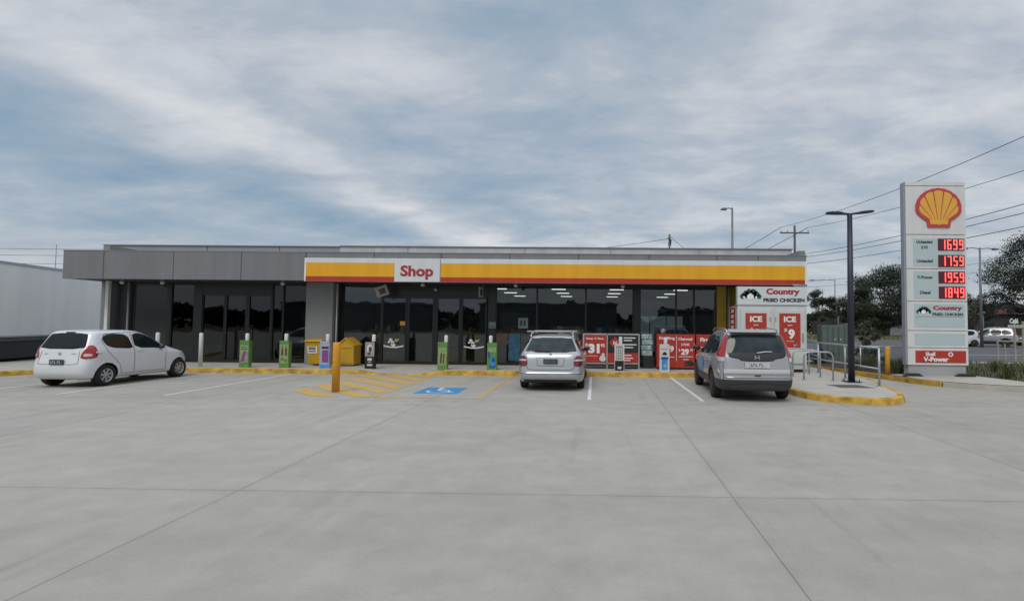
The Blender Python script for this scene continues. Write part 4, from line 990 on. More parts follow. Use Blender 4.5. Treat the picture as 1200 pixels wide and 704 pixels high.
# --- white hatchback
def alto_detail(T, body, patch, stripl, hit, paint):
    mb = MB(); rw_ = [(-.56, .99), (.56, .99), (.60, 1.06), (.50, 1.36), (.42, 1.395), (-.42, 1.395), (-.50, 1.36), (-.60, 1.06)]
    patch(mb, 'rear', rw_, .006, rnd=1); w = mb.build('rear_window', CGLASS, T, False)
    mb = MB(); mb.tube([hit('rear', .0, 1.01, .03), hit('rear', .25, 1.03, .025), hit('rear', .42, 1.05, .02)], .008, 6); mb.build('wiper', DARKPL, w, False)
    mb = MB(); mb.box(-.12, .12, .33, .37, 1.405, 1.43); mb.build('brake_light', LAMPD, T, False)
    for s in (1, -1):
        mb = MB(); p = [(.56, .74), (.745, .73), (.71, 1.04), (.675, 1.08), (.62, .97), (.57, .88)]
        p = p if s > 0 else mir(p)
        patch(mb, 'rear', p, .012, 0)
        q = [(.09, .73), (.34, .76), (.33, 1.0), (.29, 1.09), (.20, 1.08), (.13, .95)]
        patch(mb, 'right' if s > 0 else 'left', q, .012, 0)
        patch(mb, 'rear', [(s*.62, .80), (s*.74, .80), (s*.74, .87), (s*.62, .87)] if s > 0 else mir([(.62, .80), (.74, .80), (.74, .87), (.62, .87)]), .018, 1)
        mb.build('tail_light', [LAMPR, LAMPW], T, False)
    both(T, lambda m, v: patch(m, v, [(.52, 1.22), (.62, 1.05), (.82, .985), (1.36, .96), (1.36, 1.0), (1.27, 1.36), (.75, 1.38), (.58, 1.32)], .006, rnd=1), 'side_window', CGLASS)
    both(T, lambda m, v: patch(m, v, [(1.42, .96), (2.40, .93), (2.44, .96), (2.10, 1.22), (1.78, 1.37), (1.46, 1.37), (1.42, 1.3)], .006, rnd=1), 'side_window', CGLASS)
    def gaps(m, v):
        stripl(m, v, [(1.39, 1.38), (1.39, .30)], .012); stripl(m, v, [(2.50, .95), (2.42, .62), (2.44, .30), (1.02, .30), (.95, .55), (.62, .90), (.50, 1.2)], .010); stripl(m, v, [(.5, 1.2), (.62, 1.37), (1.3, 1.41), (1.9, 1.38), (2.48, .98)], .010)
    both(T, gaps, 'door_seam', GAP, body)
    for y in (1.12, 2.12):
        for v, s in (('left', -1), ('right', 1)):
            p = hit(v, y-.85+.1 if y < 1.5 else y-.55, .90, .02); mb = MB(); mb.box(p.x-.014, p.x+.014, p.y-.09, p.y+.09, .885, .915); mb.build('door_handle', paint, T, False, bevel=.008)
    mb = MB(); stripl(mb, 'rear', [(-.50, .94), (-.54, .62), (-.4, .60), (.4, .60), (.54, .62), (.50, .94)], .010); mb.build('tailgate_seam', GAP, body, False)
    plate(T, hit, .66, .37, .13, PLATED, PLATE)
    mb = MB(); disc(mb, 0, hit('rear', 0, .87, 0).y-.012, .87, .04, .045, 0, 8); stripl(mb, 'rear', [(-.42, .87), (-.32, .87)], .02, .008); stripl(mb, 'rear', [(.30, .87), (.42, .87)], .02, .008); mb.build('badge', CHROME, T, False)
    mb = MB(); patch(mb, 'front', [(-.55, 1.0), (.55, 1.0), (.45, 1.36), (-.45, 1.36)], .006); mb.build('windscreen', CGLASS, T, False)
    for s in (1, -1): mirror(T, .70, 2.26, .97, DARKPL, s, .8)
    both(T, lambda m, v: patch(m, v, [(3.1, .62), (3.38, .66), (3.30, .80), (3.02, .80)], .008), 'headlight', LAMPW)
ALTO = dict(levels=[(.20, .16, 3.36, .70, 5, 3.4), (.26, .07, 3.46, .765, 5, 3.2), (.40, .01, 3.50, .79, 4.6, 3.0), (.55, .02, 3.50, .80, 4.6, 2.9), (.66, .045, 3.46, .80, 4.6, 2.8), (.78, .08, 3.36, .795, 4.8, 2.7), (.88, .10, 3.12, .785, 5, 2.8), (.95, .115, 2.86, .77, 5, 3.2), (1.0, .13, 2.68, .755, 5, 3.6), (1.1, .18, 2.50, .72, 5, 3.8), (1.22, .24, 2.28, .68, 5, 3.8), (1.33, .30, 2.07, .64, 5, 3.6), (1.405, .35, 1.90, .60, 4.5, 3.4), (1.445, .42, 1.74, .53, 4, 3), (1.47, .62, 1.50, .40, 3, 3), (1.48, .90, 1.2, .15, 2.4, 2.4)],
            w=1.60, wr=.285, arch=.325, axles=(.60, 2.96), spokes=7, detail=alto_detail, mid=.42)
PWHITE = mat('car_paint_white', (.66, .67, .68), .22, var=.02, coat=.5, dirt=.25)
car('parked_car', 'small white hatchback parked beside the truck with red tail lights', 'car', (-13.76, 13.40, 0), -.03, ALTO, PWHITE, 'cars parked at the shop')

# --- silver wagon
def merc_detail(T, body, patch, stripl, hit, paint):
    mb = MB(); patch(mb, 'rear', [(-.66, 1.00), (.66, 1.00), (.67, 1.05), (.535, 1.36), (.50, 1.38), (-.50, 1.38), (-.535, 1.36), (-.67, 1.05)], .006, rnd=1); w = mb.build('rear_window', CGLASS2, T, False)
    mb = MB(); mb.tube([hit('rear', 0, 1.01, .03), hit('rear', -.2, 1.02, .03), hit('rear', -.42, 1.02, .02)], .012, 6); mb.build('wiper', DARKPL, w, False)
    for s in (1, -1):
        f = (lambda p: p) if s > 0 else mir
        mb = MB(); patch(mb, 'rear', f([(.58, .66), (.825, .63), (.82, .91), (.645, .92)]), .010, 0, rnd=1)
        patch(mb, 'right' if s > 0 else 'left', [(.08, .65), (.30, .72), (.30, .88), (.12, .91)], .010, 0, rnd=1)
        patch(mb, 'rear', f([(.62, .785), (.86, .775), (.865, .825), (.64, .825)]), .016, 1, rnd=0); mb.build('tail_light', [LAMPD, LAMPW], T, False)
    yb = plate(T, hit, .775, .37, .125, PLATED, mat('plate_grey', (.16, .17, .17), .4))
    mb = MB(); stripl(mb, 'rear', [(-.37, .87), (.37, .87)], .022, .015); mb.build('boot_trim', CHROME, T, False)
    mb = MB(); disc(mb, 0, hit('rear', 0, .945, 0).y-.012, .945, .042, .042, 0, 14); mb.build('badge', CHROME, T, False)
    mb = MB(); stripl(mb, 'rear', [(-.78, .95), (-.58, .57), (-.4, .555), (.4, .555), (.58, .57), (.78, .95)], .012); stripl(mb, 'rear', [(-.36, .86), (-.34, .66), (.34, .66), (.36, .86)], .008); mb.build('tailgate_seam', GAP, body, False)
    mb = MB(); patch(mb, 'rear', [(-.72, .24), (.72, .24), (.66, .31), (-.66, .31)], .014, 0, rnd=0); stripl(mb, 'rear', [(-.84, .46), (.84, .46)], .012, .006, 0); mb.build('bumper_trim', DARKPL, T, False)
    both(T, lambda m, v: patch(m, v, [(.42, 1.06), (.95, .99), (.97, 1.33), (.55, 1.34)], .006, rnd=1), 'side_window', CGLASS)
    both(T, lambda m, v: patch(m, v, [(1.02, .98), (1.9, .96), (1.9, 1.36), (1.02, 1.35)], .006, rnd=1), 'side_window', CGLASS)
    both(T, lambda m, v: patch(m, v, [(1.97, .95), (3.0, .93), (2.5, 1.30), (2.2, 1.37), (1.97, 1.37)], .006, rnd=1), 'side_window', CGLASS)
    both(T, lambda m, v: (stripl(m, v, [(1.93, 1.38), (1.93, .32)], .012), stripl(m, v, [(1.0, 1.3), (1.0, .9), (1.25, .5), (1.3, .32)], .012), stripl(m, v, [(2.98, .92), (2.95, .32)], .012)), 'door_seam', GAP, body)
    for y in (1.3, 2.2):
        for v in ('left', 'right'):
            p = hit(v, y, .84, .02); mb = MB(); mb.box(p.x-.014, p.x+.014, y-.1, y+.1, .825, .855); mb.build('door_handle', CHROME, T, False, bevel=.008)
    mb = MB(); patch(mb, 'front', [(-.6, .98), (.6, .98), (.5, 1.34), (-.5, 1.34)], .006); mb.build('windscreen', CGLASS, T, False)
    for s in (1, -1):
        mirror(T, .80, 2.78, .99, DARKPL, s, .9)
        mb = MB(); mb.tube([(s*.56, .45, 1.41), (s*.57, .6, 1.47), (s*.57, 1.5, 1.50), (s*.57, 2.2, 1.47), (s*.56, 2.35, 1.41)], .014, 8); mb.build('roof_rail', CHROME, T, False)
    for y, x0, x1 in ((.85, -.72, .50), (1.75, -.60, .62)):
        mb = MB(); mb.tube([(x0, y, 1.535), (x1, y, 1.535)], .022, 8); mb.box(-.60, -.54, y-.04, y+.04, 1.47, 1.53); mb.box(.50, .56, y-.04, y+.04, 1.47, 1.53); mb.v = [(a, b, 1.535+(c-1.535)*1.0) for a, b, c in mb.v]; mb.build('roof_bar', PARL, T, False)
    both(T, lambda m, v: patch(m, v, [(4.1, .62), (4.45, .62), (4.40, .76), (4.0, .78)], .008), 'headlight', LAMPW)
MERC = dict(levels=[(.20, .22, 4.44, .76, 5.5, 3.6), (.25, .11, 4.54, .84, 5.2, 3.4), (.33, .03, 4.60, .870, 4.8, 3.2), (.44, .0, 4.60, .882, 4.6, 3.1), (.50, .03, 4.58, .885, 4.8, 3.0), (.62, .055, 4.54, .885, 4.8, 3.0), (.74, .075, 4.44, .88, 4.8, 2.9), (.84, .095, 4.20, .872, 4.8, 3.0), (.93, .13, 3.72, .85, 4.8, 3.4), (.98, .17, 3.32, .82, 4.8, 4.0), (1.06, .25, 3.10, .775, 4.8, 4), (1.16, .34, 2.90, .73, 4.8, 4), (1.27, .44, 2.68, .675, 4.8, 4), (1.36, .51, 2.48, .62, 4.6, 3.8), (1.405, .55, 2.34, .575, 4.2, 3.6), (1.43, .66, 2.16, .50, 3.4, 3.2), (1.455, .95, 1.9, .34, 3, 3), (1.46, 1.2, 1.7, .12, 2.4, 2.4)],
            w=1.77, wr=.315, arch=.355, axles=(.93, 3.69), spokes=5, detail=merc_detail, mid=.44)
PSIL = mat('car_paint_silver', (.43, .44, .45), .28, .45, var=.02, coat=.5, dirt=.25)
car('parked_car', 'silver station wagon with roof bars parked nose to the kerb by the entrance', 'car', (-1.15, 13.72, 0), .0, MERC, PSIL, 'cars parked at the shop')

# --- silver four wheel drive
def crv_detail(T, body, patch, stripl, hit, paint):
    G1 = [(-.69, 1.10), (-.60, 1.01), (-.40, .99), (-.36, .93), (.36, .93), (.40, .99), (.60, 1.01), (.69, 1.10), (.60, 1.50), (.55, 1.55), (-.55, 1.55), (-.60, 1.50)]
    mb = MB(); patch(mb, 'rear', G1, .006, rnd=1, rows=30); w = mb.build('rear_window', CGLASS2, T, False)
    mb = MB(); patch(mb, 'rear', [(-.62, 1.06), (-.40, 1.0), (-.35, .94), (.35, .94), (.40, 1.0), (.62, 1.06), (.66, 1.14), (-.66, 1.14)], .010, rnd=1); mb.build('window_border', DARKPL, w, False)
    mb = MB(); mb.tube([hit('rear', .0, 1.12, .03), hit('rear', .2, 1.15, .03), hit('rear', .35, 1.15, .02)], .010, 6); mb.build('wiper', TXTW, w, False)
    mb = MB(); mb.prism([(.22, 1.60), (.42, 1.60), (.62, 1.665), (.62, 1.62)], 'x', -.56, .56); mb.build('spoiler', paint, T, False, recalc=True)
    for s in (1, -1):
        f = (lambda p: p) if s > 0 else mir
        mb = MB()
        patch(mb, 'rear', f([(.72, 1.02), (.83, 1.02), (.725, 1.30), (.635, 1.54), (.585, 1.54), (.66, 1.30)]), .014, 0, rnd=1)
        patch(mb, 'rear', f([(.725, .93), (.85, .93), (.84, 1.02), (.73, 1.02)]), .014, 1, rnd=0)
        vw = 'right' if s > 0 else 'left'
        patch(mb, vw, [(.13, 1.01), (.46, 1.06), (.40, 1.18), (.42, 1.38), (.46, 1.54), (.38, 1.54), (.30, 1.38), (.20, 1.18)], .014, 0, rnd=1)
        patch(mb, vw, [(.12, .94), (.30, .96), (.44, 1.045), (.14, 1.0)], .014, 1, rnd=0); mb.build('tail_light', [LAMPR, LAMPW], T, False)
    mb = MB(); stripl(mb, 'rear', [(-.76, 1.0), (-.76, .5)], .010); stripl(mb, 'rear', [(.76, 1.0), (.76, .5)], .010); stripl(mb, 'rear', [(-.76, .565), (.76, .565)], .012); mb.build('tailgate_seam', GAP, body, False)
    mb = MB(); patch(mb, 'rear', [(-.84, .66), (.84, .66), (.86, .755), (-.86, .755)], .012, rnd=0); mb.build('crease_highlight', mat('paint_highlight', (.60, .61, .62), .2, .4, var=.02, coat=.5), body, False)  # lighter patch, the highlight along the tailgate crease put into the colour
    y = plate(T, hit, .86, .37, .135, PLATE, TXTDARK)
    mb = MB(); mb.box(-.28, -.19, y-.004, y+.02, .79, .93); mb.box(.19, .28, y-.004, y+.02, .79, .93); mb.build('plate_surround', PLATE, T, False)
    mb = MB(); yy = hit('rear', 0, 1.02, 0).y-.03; card(mb, -.055, -.033, .98, 1.07, yy); card(mb, .033, .055, .98, 1.07, yy); card(mb, -.033, .033, 1.015, 1.035, yy); mb.build('badge', CHROME, T, False)
    mb = MB(); patch(mb, 'rear', [(-.07, .60), (.07, .60), (.07, .63), (-.07, .63)], .012, rnd=0); mb.build('tow_cover', DARKPL, T, False)
    mb = MB(); patch(mb, 'rear', [(-.60, .27), (.60, .27), (.64, .42), (-.64, .42)], .012, rnd=1); mb.build('bumper_insert', mat('bumper_grey', (.05, .052, .056), .5), T, False)
    both(T, lambda m, v: patch(m, v, [(.50, 1.15), (.62, 1.10), (1.18, 1.05), (1.18, 1.48), (.9, 1.50), (.6, 1.36)], .006, rnd=1), 'side_window', CGLASS)
    both(T, lambda m, v: patch(m, v, [(1.22, 1.05), (1.95, 1.02), (1.95, 1.53), (1.22, 1.50)], .006, rnd=1), 'side_window', CGLASS)
    both(T, lambda m, v: patch(m, v, [(2.02, 1.02), (3.08, .99), (3.05, 1.06), (2.5, 1.42), (2.2, 1.53), (2.02, 1.54)], .006, rnd=1), 'side_window', CGLASS)
    both(T, lambda m, v: (stripl(m, v, [(1.98, 1.55), (1.98, .40)], .012), stripl(m, v, [(1.2, 1.05), (1.3, .7), (1.38, .40)], .012), stripl(m, v, [(3.05, .98), (3.02, .4)], .012)), 'door_seam', GAP, body)
    DB = mat('door_decal_blue', (.05, .30, .55), .35, var=.6, scale=9)
    mb = MB()
    patch(mb, 'left', [(2.05, .52), (2.92, .52), (2.85, .90), (2.05, .90)], .006, rnd=1); 
    for a in (2.15, 2.4, 2.62): patch(mb, 'left', [(a, .6), (a+.12, .6), (a+.1, .82), (a+.02, .82)], .011, 1, rnd=1)
    if not T['plain']: mb.build('door_decal', [DB, mat('decal_pale', (.45, .52, .55), .4)], T, False)
    for y in (1.45, 2.25):
        for v in ('left', 'right'):
            p = hit(v, y, .93, .02); mb = MB(); mb.box(p.x-.014, p.x+.014, y-.1, y+.1, .915, .945); mb.build('door_handle', CHROME, T, False, bevel=.008)
    mb = MB(); patch(mb, 'front', [(-.62, 1.08), (.62, 1.08), (.52, 1.50), (-.52, 1.50)], .006); mb.build('windscreen', CGLASS, T, False)
    for s in (1, -1):
        mirror(T, .86, 2.88, 1.12, DARKPL, s)
        mb = MB(); mb.tube([(s*.60, .45, 1.60), (s*.61, .6, 1.665), (s*.61, 1.5, 1.69), (s*.61, 2.1, 1.67), (s*.60, 2.3, 1.60)], .014, 8); mb.build('roof_rail', CHROME, T, False)
    both(T, lambda m, v: patch(m, v, [(4.05, .78), (4.38, .78), (4.30, .92), (3.85, .94)], .008), 'headlight', LAMPW)
CRV = dict(levels=[(.25, .20, 4.38, .78, 5, 3.6), (.31, .08, 4.48, .86, 5, 3.4), (.42, .02, 4.53, .895, 4.6, 3.2), (.54, .0, 4.53, .90, 4.6, 3.0), (.60, .025, 4.52, .905, 4.8, 3.0), (.72, .03, 4.50, .91, 4.6, 2.9), (.84, .055, 4.42, .908, 4.6, 2.9), (.94, .075, 4.20, .90, 4.6, 3.0), (1.02, .095, 3.80, .885, 4.6, 3.3), (1.08, .115, 3.42, .86, 4.6, 3.8), (1.18, .15, 3.18, .815, 4.6, 4), (1.30, .20, 2.95, .77, 4.6, 4), (1.42, .26, 2.72, .725, 4.6, 4), (1.53, .33, 2.48, .675, 4.5, 3.8), (1.59, .38, 2.32, .635, 4.2, 3.6), (1.63, .48, 2.12, .56, 3.6, 3.2), (1.655, .75, 1.85, .40, 3, 3), (1.665, 1.1, 1.6, .14, 2.4, 2.4)],
           w=1.82, wr=.345, arch=.395, axles=(.92, 3.54), spokes=5, detail=crv_detail, mid=.44, cladz=.515, clad=mat('cladding', (.035, .036, .04), .5, var=.1))
PGREY = mat('car_paint_grey', (.38, .38, .385), .26, .45, var=.02, coat=.5, dirt=.25)
car('parked_car', 'grey four wheel drive with blue door sign parked next to the island', 'car', (3.72, 12.15, 0), -.045, CRV, PGREY, 'cars parked at the shop')
# --- road traffic
car('passing_car', 'silver four wheel drive on the road right of the price pylon', 'car', (36.9, 46.6, 0), .95, dict(CRV, plain=True), mat('car_paint_light', (.36, .38, .41), .28, .4, var=.02, coat=.5), 'cars on the far road')
car('passing_car', 'white hatchback on the road mostly hidden behind the price pylon', 'car', (33.8, 47.2, 0), 1.35, ALTO, PWHITE, 'cars on the far road')
car('passing_car', 'dark wagon on the road at the right edge of the photo', 'car', (44.2, 50.0, 0), 1.42, MERC, mat('car_paint_dark', (.05, .055, .065), .25, .3, var=.02, coat=.5), 'cars on the far road')

# ------------------------------------------------------------------ truck trailer at the left
TR = thing('truck_trailer', 'long white box trailer parked beyond the left end of the shop', 'truck', (-23.2, 20.2, 0), rz=math.radians(16))
TW = mat('trailer_white', (.80, .80, .78), .5, var=.05, scale=.8, streak=True)
mb = MB(); mb.box(-2.5, 0, -5, 9.2, 1.04, 3.98); bd = mb.build('box_body', TW, TR, False, bevel=.02)
mb = MB(); mb.box(.002, .03, -5, 9.2, 3.9, 4.0); mb.box(.002, .03, -5, 9.2, 1.0, 1.06); mb.build('edge_rail', STEEL, bd, False)
mb = MB(); mb.box(-2.45, -.02, -5, 9.1, .84, 1.0); mb.build('chassis', mat('chassis', (.10, .11, .11), .6), TR, False)
mb = MB(); mb.box(-2.3, -.1, 0.3, 8.5, .14, .83); mb.build('underbody', DARKPL, TR, False)
for y in (-3.1, -1.95, -.8):
    for x in (-.22, -2.28): make_wheel(TR, x, y, .48, .32, 1 if x > -1 else -1, 8, STEEL)
for x in (-.5, -2.0):
    mb = MB(); mb.box(x-.06, x+.06, 8.62, 8.76, .05, .84); mb.box(x-.14, x+.14, 8.55, 8.82, .014, .05); mb.build('landing_leg', DARKPL, TR, False)
mb = MB(); mb.box(.004, .03, 2.5, 2.58, .88, .94); mb.box(.004, .03, -2.5, -2.42, .88, .94); mb.build('marker_light', LAMPR, TR, False)

# ------------------------------------------------------------------ trees
LEAF = []
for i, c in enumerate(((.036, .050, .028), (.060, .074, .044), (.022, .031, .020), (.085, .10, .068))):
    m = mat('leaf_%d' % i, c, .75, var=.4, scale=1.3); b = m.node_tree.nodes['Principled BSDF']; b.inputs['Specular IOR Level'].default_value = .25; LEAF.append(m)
BARK = mat('bark', (.16, .14, .12), .9, var=.35, scale=6, bump=.6)
def tree(name, label, cat, x, y, h, sp, seed, nclump=26, leaves=260, ls=.28, pal=(0, 1, 2), base=.30, group=None, lean=0):
    r = random.Random(seed); T = thing(name, label, cat, (x, y, 0), group=group)
    tb = MB(); fork = h*base
    top = Vector((lean, 0, h*.80))
    pts = [Vector((0, 0, -.1)), Vector((r.uniform(-.1, .1)*sp*.2, 0, fork*.5)), Vector((lean*.3, 0, fork)), Vector((lean*.6+r.uniform(-.3, .3), 0, h*.55)), top]
    tb.tube(pts, [h*.032, h*.026, h*.022, h*.013, h*.004], 9)
    cl = []
    for k in range(nclump):
        for _ in range(30):
            a = r.uniform(0, 2*PI); u = r.random(); z = fork+(h-fork)*(.12+.84*u)
            prof = math.sin(min(1, max(.0, (z-fork*.8)/(h-fork*.8)))*PI*.86+.35)**.7 if z < h*.99 else .3
            rad = sp*.5*prof*math.sqrt(r.uniform(.12, 1.15)); c = Vector((lean*u+rad*math.cos(a), rad*math.sin(a), z))
            if all((c-q[0]).length > sp*.10 for q in cl): break
        cr = sp*r.uniform(.09, .165); cl.append((c, cr))
        p0 = pts[2].lerp(pts[3], r.random()) if r.random() < .6 else pts[3].lerp(top, r.random()*.7)
        if p0.z > c.z: p0 = pts[2]
        mid = (p0+c)/2+Vector((r.uniform(-.3, .3), r.uniform(-.3, .3), -.1*sp*r.random())); tb.tube([p0, mid, c], [h*.010, h*.006, h*.002], 5, cap=False)
    tb.build('trunk', BARK, T, False)
    lb = MB()
    for c, cr in cl:
        tone = r.choice(pal)
        for _ in range(int(leaves*2.3*(cr/(sp*.15))**2)):
            d = Vector((r.gauss(0, 1), r.gauss(0, 1), r.gauss(0, 1))).normalized()
            q = c+Vector((d.x, d.y, d.z*.68))*cr*(r.random()**.42)*(1+.35*noise.noise(c+d*2.2))
            if r.random() < .12: q += d*cr*.35
            a = Vector((r.gauss(0, 1), r.gauss(0, 1), r.gauss(0, .8)-.5)).normalized(); b_ = a.cross(Vector((r.gauss(0, 1), r.gauss(0, 1), r.gauss(0, 1)))).normalized()
            s = ls*.82*r.uniform(.5, 1.35)
            lb.add([q-b_*s*.22, q+a*s*.5-b_*s*.25, q+a*s, q+a*s*.5+b_*s*.25], [(0, 1, 2, 3)], (1 if d.z > .35 and r.random() < .55 else tone) if r.random() < .8 else r.choice(pal))  # lighter tone near each clump's top paints in light from above
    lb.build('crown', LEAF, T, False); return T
tree('gum_tree', 'slender gum tree with open crown behind the cabinets beside the freezer', 'tree', 34.5, 82, 6.9, 5.4, 11, 24, 360, .23, (0, 1, 2), .28)
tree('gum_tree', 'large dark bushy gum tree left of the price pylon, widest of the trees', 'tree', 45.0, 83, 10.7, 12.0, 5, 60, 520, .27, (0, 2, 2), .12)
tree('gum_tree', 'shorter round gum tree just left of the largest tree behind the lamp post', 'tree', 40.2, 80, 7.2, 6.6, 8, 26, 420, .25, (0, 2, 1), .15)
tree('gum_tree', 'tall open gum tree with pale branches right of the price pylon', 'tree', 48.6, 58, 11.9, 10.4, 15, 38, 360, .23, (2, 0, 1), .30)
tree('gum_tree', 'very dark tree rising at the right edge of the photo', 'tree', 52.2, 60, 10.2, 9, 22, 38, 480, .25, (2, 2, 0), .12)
tree('pale_tree', 'small pale grey green tree just right of the pylon behind the cars', 'tree', 51.5, 72, 6.2, 5.6, 31, 24, 330, .22, (3, 1, 3), .3)
tree('young_tree', 'small bright shrub like tree right of the lamp post by the cabinets', 'tree', 12.0, 23.6, 1.95, 1.1, 41, 16, 120, .10, (1, 3), .15)
# hedge / distant tree mass
lb = MB(); r = random.Random(3)
for k in range(26000):
    x = r.uniform(28, 190); y = 104+r.uniform(-3, 5); hh = 4.2+1.5*noise.noise(Vector((x*.11, 3, 1)))+1.3*noise.noise(Vector((x*.5, 7, 1)))
    z = hh*r.random()**.7; a = Vector((r.gauss(0, 1), r.gauss(0, 1), r.gauss(0, 1))).normalized(); b_ = a.cross(Vector((r.gauss(0, 1), r.gauss(0, 1), r.gauss(0, 1)))).normalized(); q = Vector((x, y, z)); s = .55
    lb.add([q-b_*s*.4, q+a*s*.5, q+b_*s*.4, q-a*s*.5], [(0, 1, 2, 3)], r.choice((2, 2, 0)))
tag(lb.build('far_trees', LEAF), 'distant dark mass of trees along the horizon', 'trees', kind='stuff')
# woods across the road behind the photographer, seen mirrored in the glass
for x0_, x1_, hh_, lab_ in ((-60, -34, 5.0, 'long low dark warehouse beyond the forecourt mirrored at the left of the glass'), (-22, 4, 5.2, 'flat roofed dark warehouse mirrored in the middle of the shop glass'), (14, 30, 4.0, 'small dark warehouse mirrored at the right of the shop glass')):
    wt = thing('warehouse', lab_, 'building', ((x0_+x1_)/2, -60, 0))
    cbox('wall', mat('warehouse_wall', (.10, .11, .115), .7), x0_, x1_, -72, -60, 0, hh_, parent=wt)
    cbox('roof', mat('warehouse_roof', (.16, .17, .17), .6), x0_-.3, x1_+.3, -72.3, -59.7, hh_+.003, hh_+.35, parent=wt)
    cbox('door', mat('warehouse_door', (.2, .2, .2), .6), x0_+4, x0_+9, -59.99, -59.9, 0, 3.3, parent=wt)
lb = MB()
for k in range(9000):
    x = r.uniform(-120, 120); y = -75+r.uniform(-3, 3); hh = 4.2+3*noise.noise(Vector((x*.06, 9, 1)))+2*noise.noise(Vector((x*.3, 7, 4)))
    z = hh*r.random()**.6; a = Vector((r.gauss(0, 1), r.gauss(0, 1), r.gauss(0, 1))).normalized(); b_ = a.cross(Vector((r.gauss(0, 1), r.gauss(0, 1), r.gauss(0, 1)))).normalized(); q = Vector((x, y, z)); s = 1.5
    lb.add([q-b_*s*.4, q+a*s*.5, q+b_*s*.4, q-a*s*.5], [(0, 1, 2, 3)], r.choice((2, 2, 0)))
tag(lb.build('far_trees', LEAF), 'trees beyond the forecourt mirrored in the shop glass', 'trees', kind='stuff')

# noise wall + restaurant
mb = MB(); mb.box(40, 74, 98, 98.4, 0, 3.7)
for k in range(9): mb.box(40+k*4, 40.25+k*4, 97.85, 98, 0, 3.9)
o = mb.build('boundary_wall', mat('dark_timber', (.030, .028, .026), .8, var=.3)); recenter(o, (57, 98, 0)); tag(o, 'long dark timber boundary wall under the distant trees', 'wall')
Rs = thing('restaurant', 'low dark restaurant with red lettering under a gabled roof across the road', 'building', (60.5, 80, 0))
mb = MB(); mb.box(-5.5, 8, 0, 8, 0, 3.6); mb.build('wall', mat('rest_wall', (.03, .028, .028), .7), Rs, False)
mb = MB(); mb.prism([(-6, 3.6), (8.5, 3.6), (6, 4.6), (1, 5.4), (-3, 4.9)], 'y', -.5, 8.3); mb.build('roof', mat('rest_roof', (.045, .042, .045), .6), Rs, False)
RL = emis('red_letters', (.6, .05, .06), .35, (.25, .02, .02))
mb = MB(); rr2 = random.Random(2)
for k in range(9):
    x = -2.6+k*.62; card(mb, x, x+.10, 3.75, 4.3, -.52); card(mb, x+.1, x+.42, 3.75+.2*(k % 3), 3.85+.2*(k % 3), -.53); 
    if k % 2: card(mb, x+.34, x+.43, 3.75, 4.3, -.525)
mb.build('lettering', RL, Rs, False)
for x in (-4.5, -1.5, 1.5, 4.5):
    mb = MB(); mb.box(x-.7, x+.7, -.05, -.002, 1.0, 2.3); mb.build('window', CGLASS, Rs, False)
# small house-like white shapes by the large tree
t = thing('far_building', 'small pale building with red patch beneath the largest tree left of the pylon', 'building', (55.5, 92, 0))
mb = MB(); mb.box(-2.4, 2.4, 0, 4, 0, 2.5); mb.build('wall', mat('pale_wall', (.38, .39, .40), .7, var=.1), t, False)
mb = MB(); mb.prism([(-2.7, 2.5), (2.7, 2.5), (0, 3.8)], 'y', -.2, 4.2); mb.build('roof', mat('rest_roof', (.045, .042, .045), .6), t, False)
mb = MB(); mb.box(.6, 2.0, -.06, -.002, .9, 1.7); mb.build('door', RED, t, False)
mb = MB(); mb.box(-1.8, -.2, -.05, -.002, 1.0, 1.9); mb.build('window', CGLASS, t, False)

# cafe board and stakes in the verge
WOOD = mat('stake_wood', (.33, .29, .22), .8, var=.2, scale=12)
t = thing('cafe_sign', 'small white Cafe sign on a wooden post in the verge beyond the pylon', 'sign', (20.6, 26.2, .0))
mb = MB(); mb.box(.32, .40, -.04, .04, 0, 2.05); mb.box(-.08, -.02, -.04, .04, 0, 1.95); mb.build('post', WOOD, t, False)
mb = MB(); mb.box(-.42, .36, -.075, -.05, 1.72, 1.88); mb.build('board', mat('board_grey', (.36, .36, .34), .6, var=.5, scale=14), t, False)
mb = MB(); put_text(mb, 'Café', -.12, -.06, 2.06, w=.42, h=.24, bold=.04); mb.build('lettering', TXTW, t, False)
st = None
for i, (x, y, h, lab) in enumerate(((19.6, 26.0, 1.25, 'leftmost pale timber tree stake in the verge right of the pylon'), (20.15, 26.3, .95, 'short pale timber tree stake between the leftmost stake and the Cafe sign'), (21.2, 26.0, 1.35, 'pale timber tree stake just right of the Cafe sign'), (21.55, 26.3, .9, 'rightmost short pale timber tree stake near the photo edge'))):
    mb = MB(); mb.box(-.025, .025, -.025, .025, 0, h*.94); mb.prism([(-.025, h*.94), (.025, h*.94), (0, h)], 'y', -.025, .025); o = mb.build('tree_stake', WOOD); o.location = (x, y, 0); o.rotation_euler = (0, .03*(i-1.5), 0); tag(o, lab, 'stake', 'timber stakes in the verge')
mb = MB(); mb.box(19.6, 21.2, 25.98, 26.0, 1.05, 1.11); o = mb.build('stake_tie', WOOD); recenter(o, (20.4, 26, 1.05)); tag(o, 'pale horizontal tie nailed between two of the timber stakes', 'timber rail')

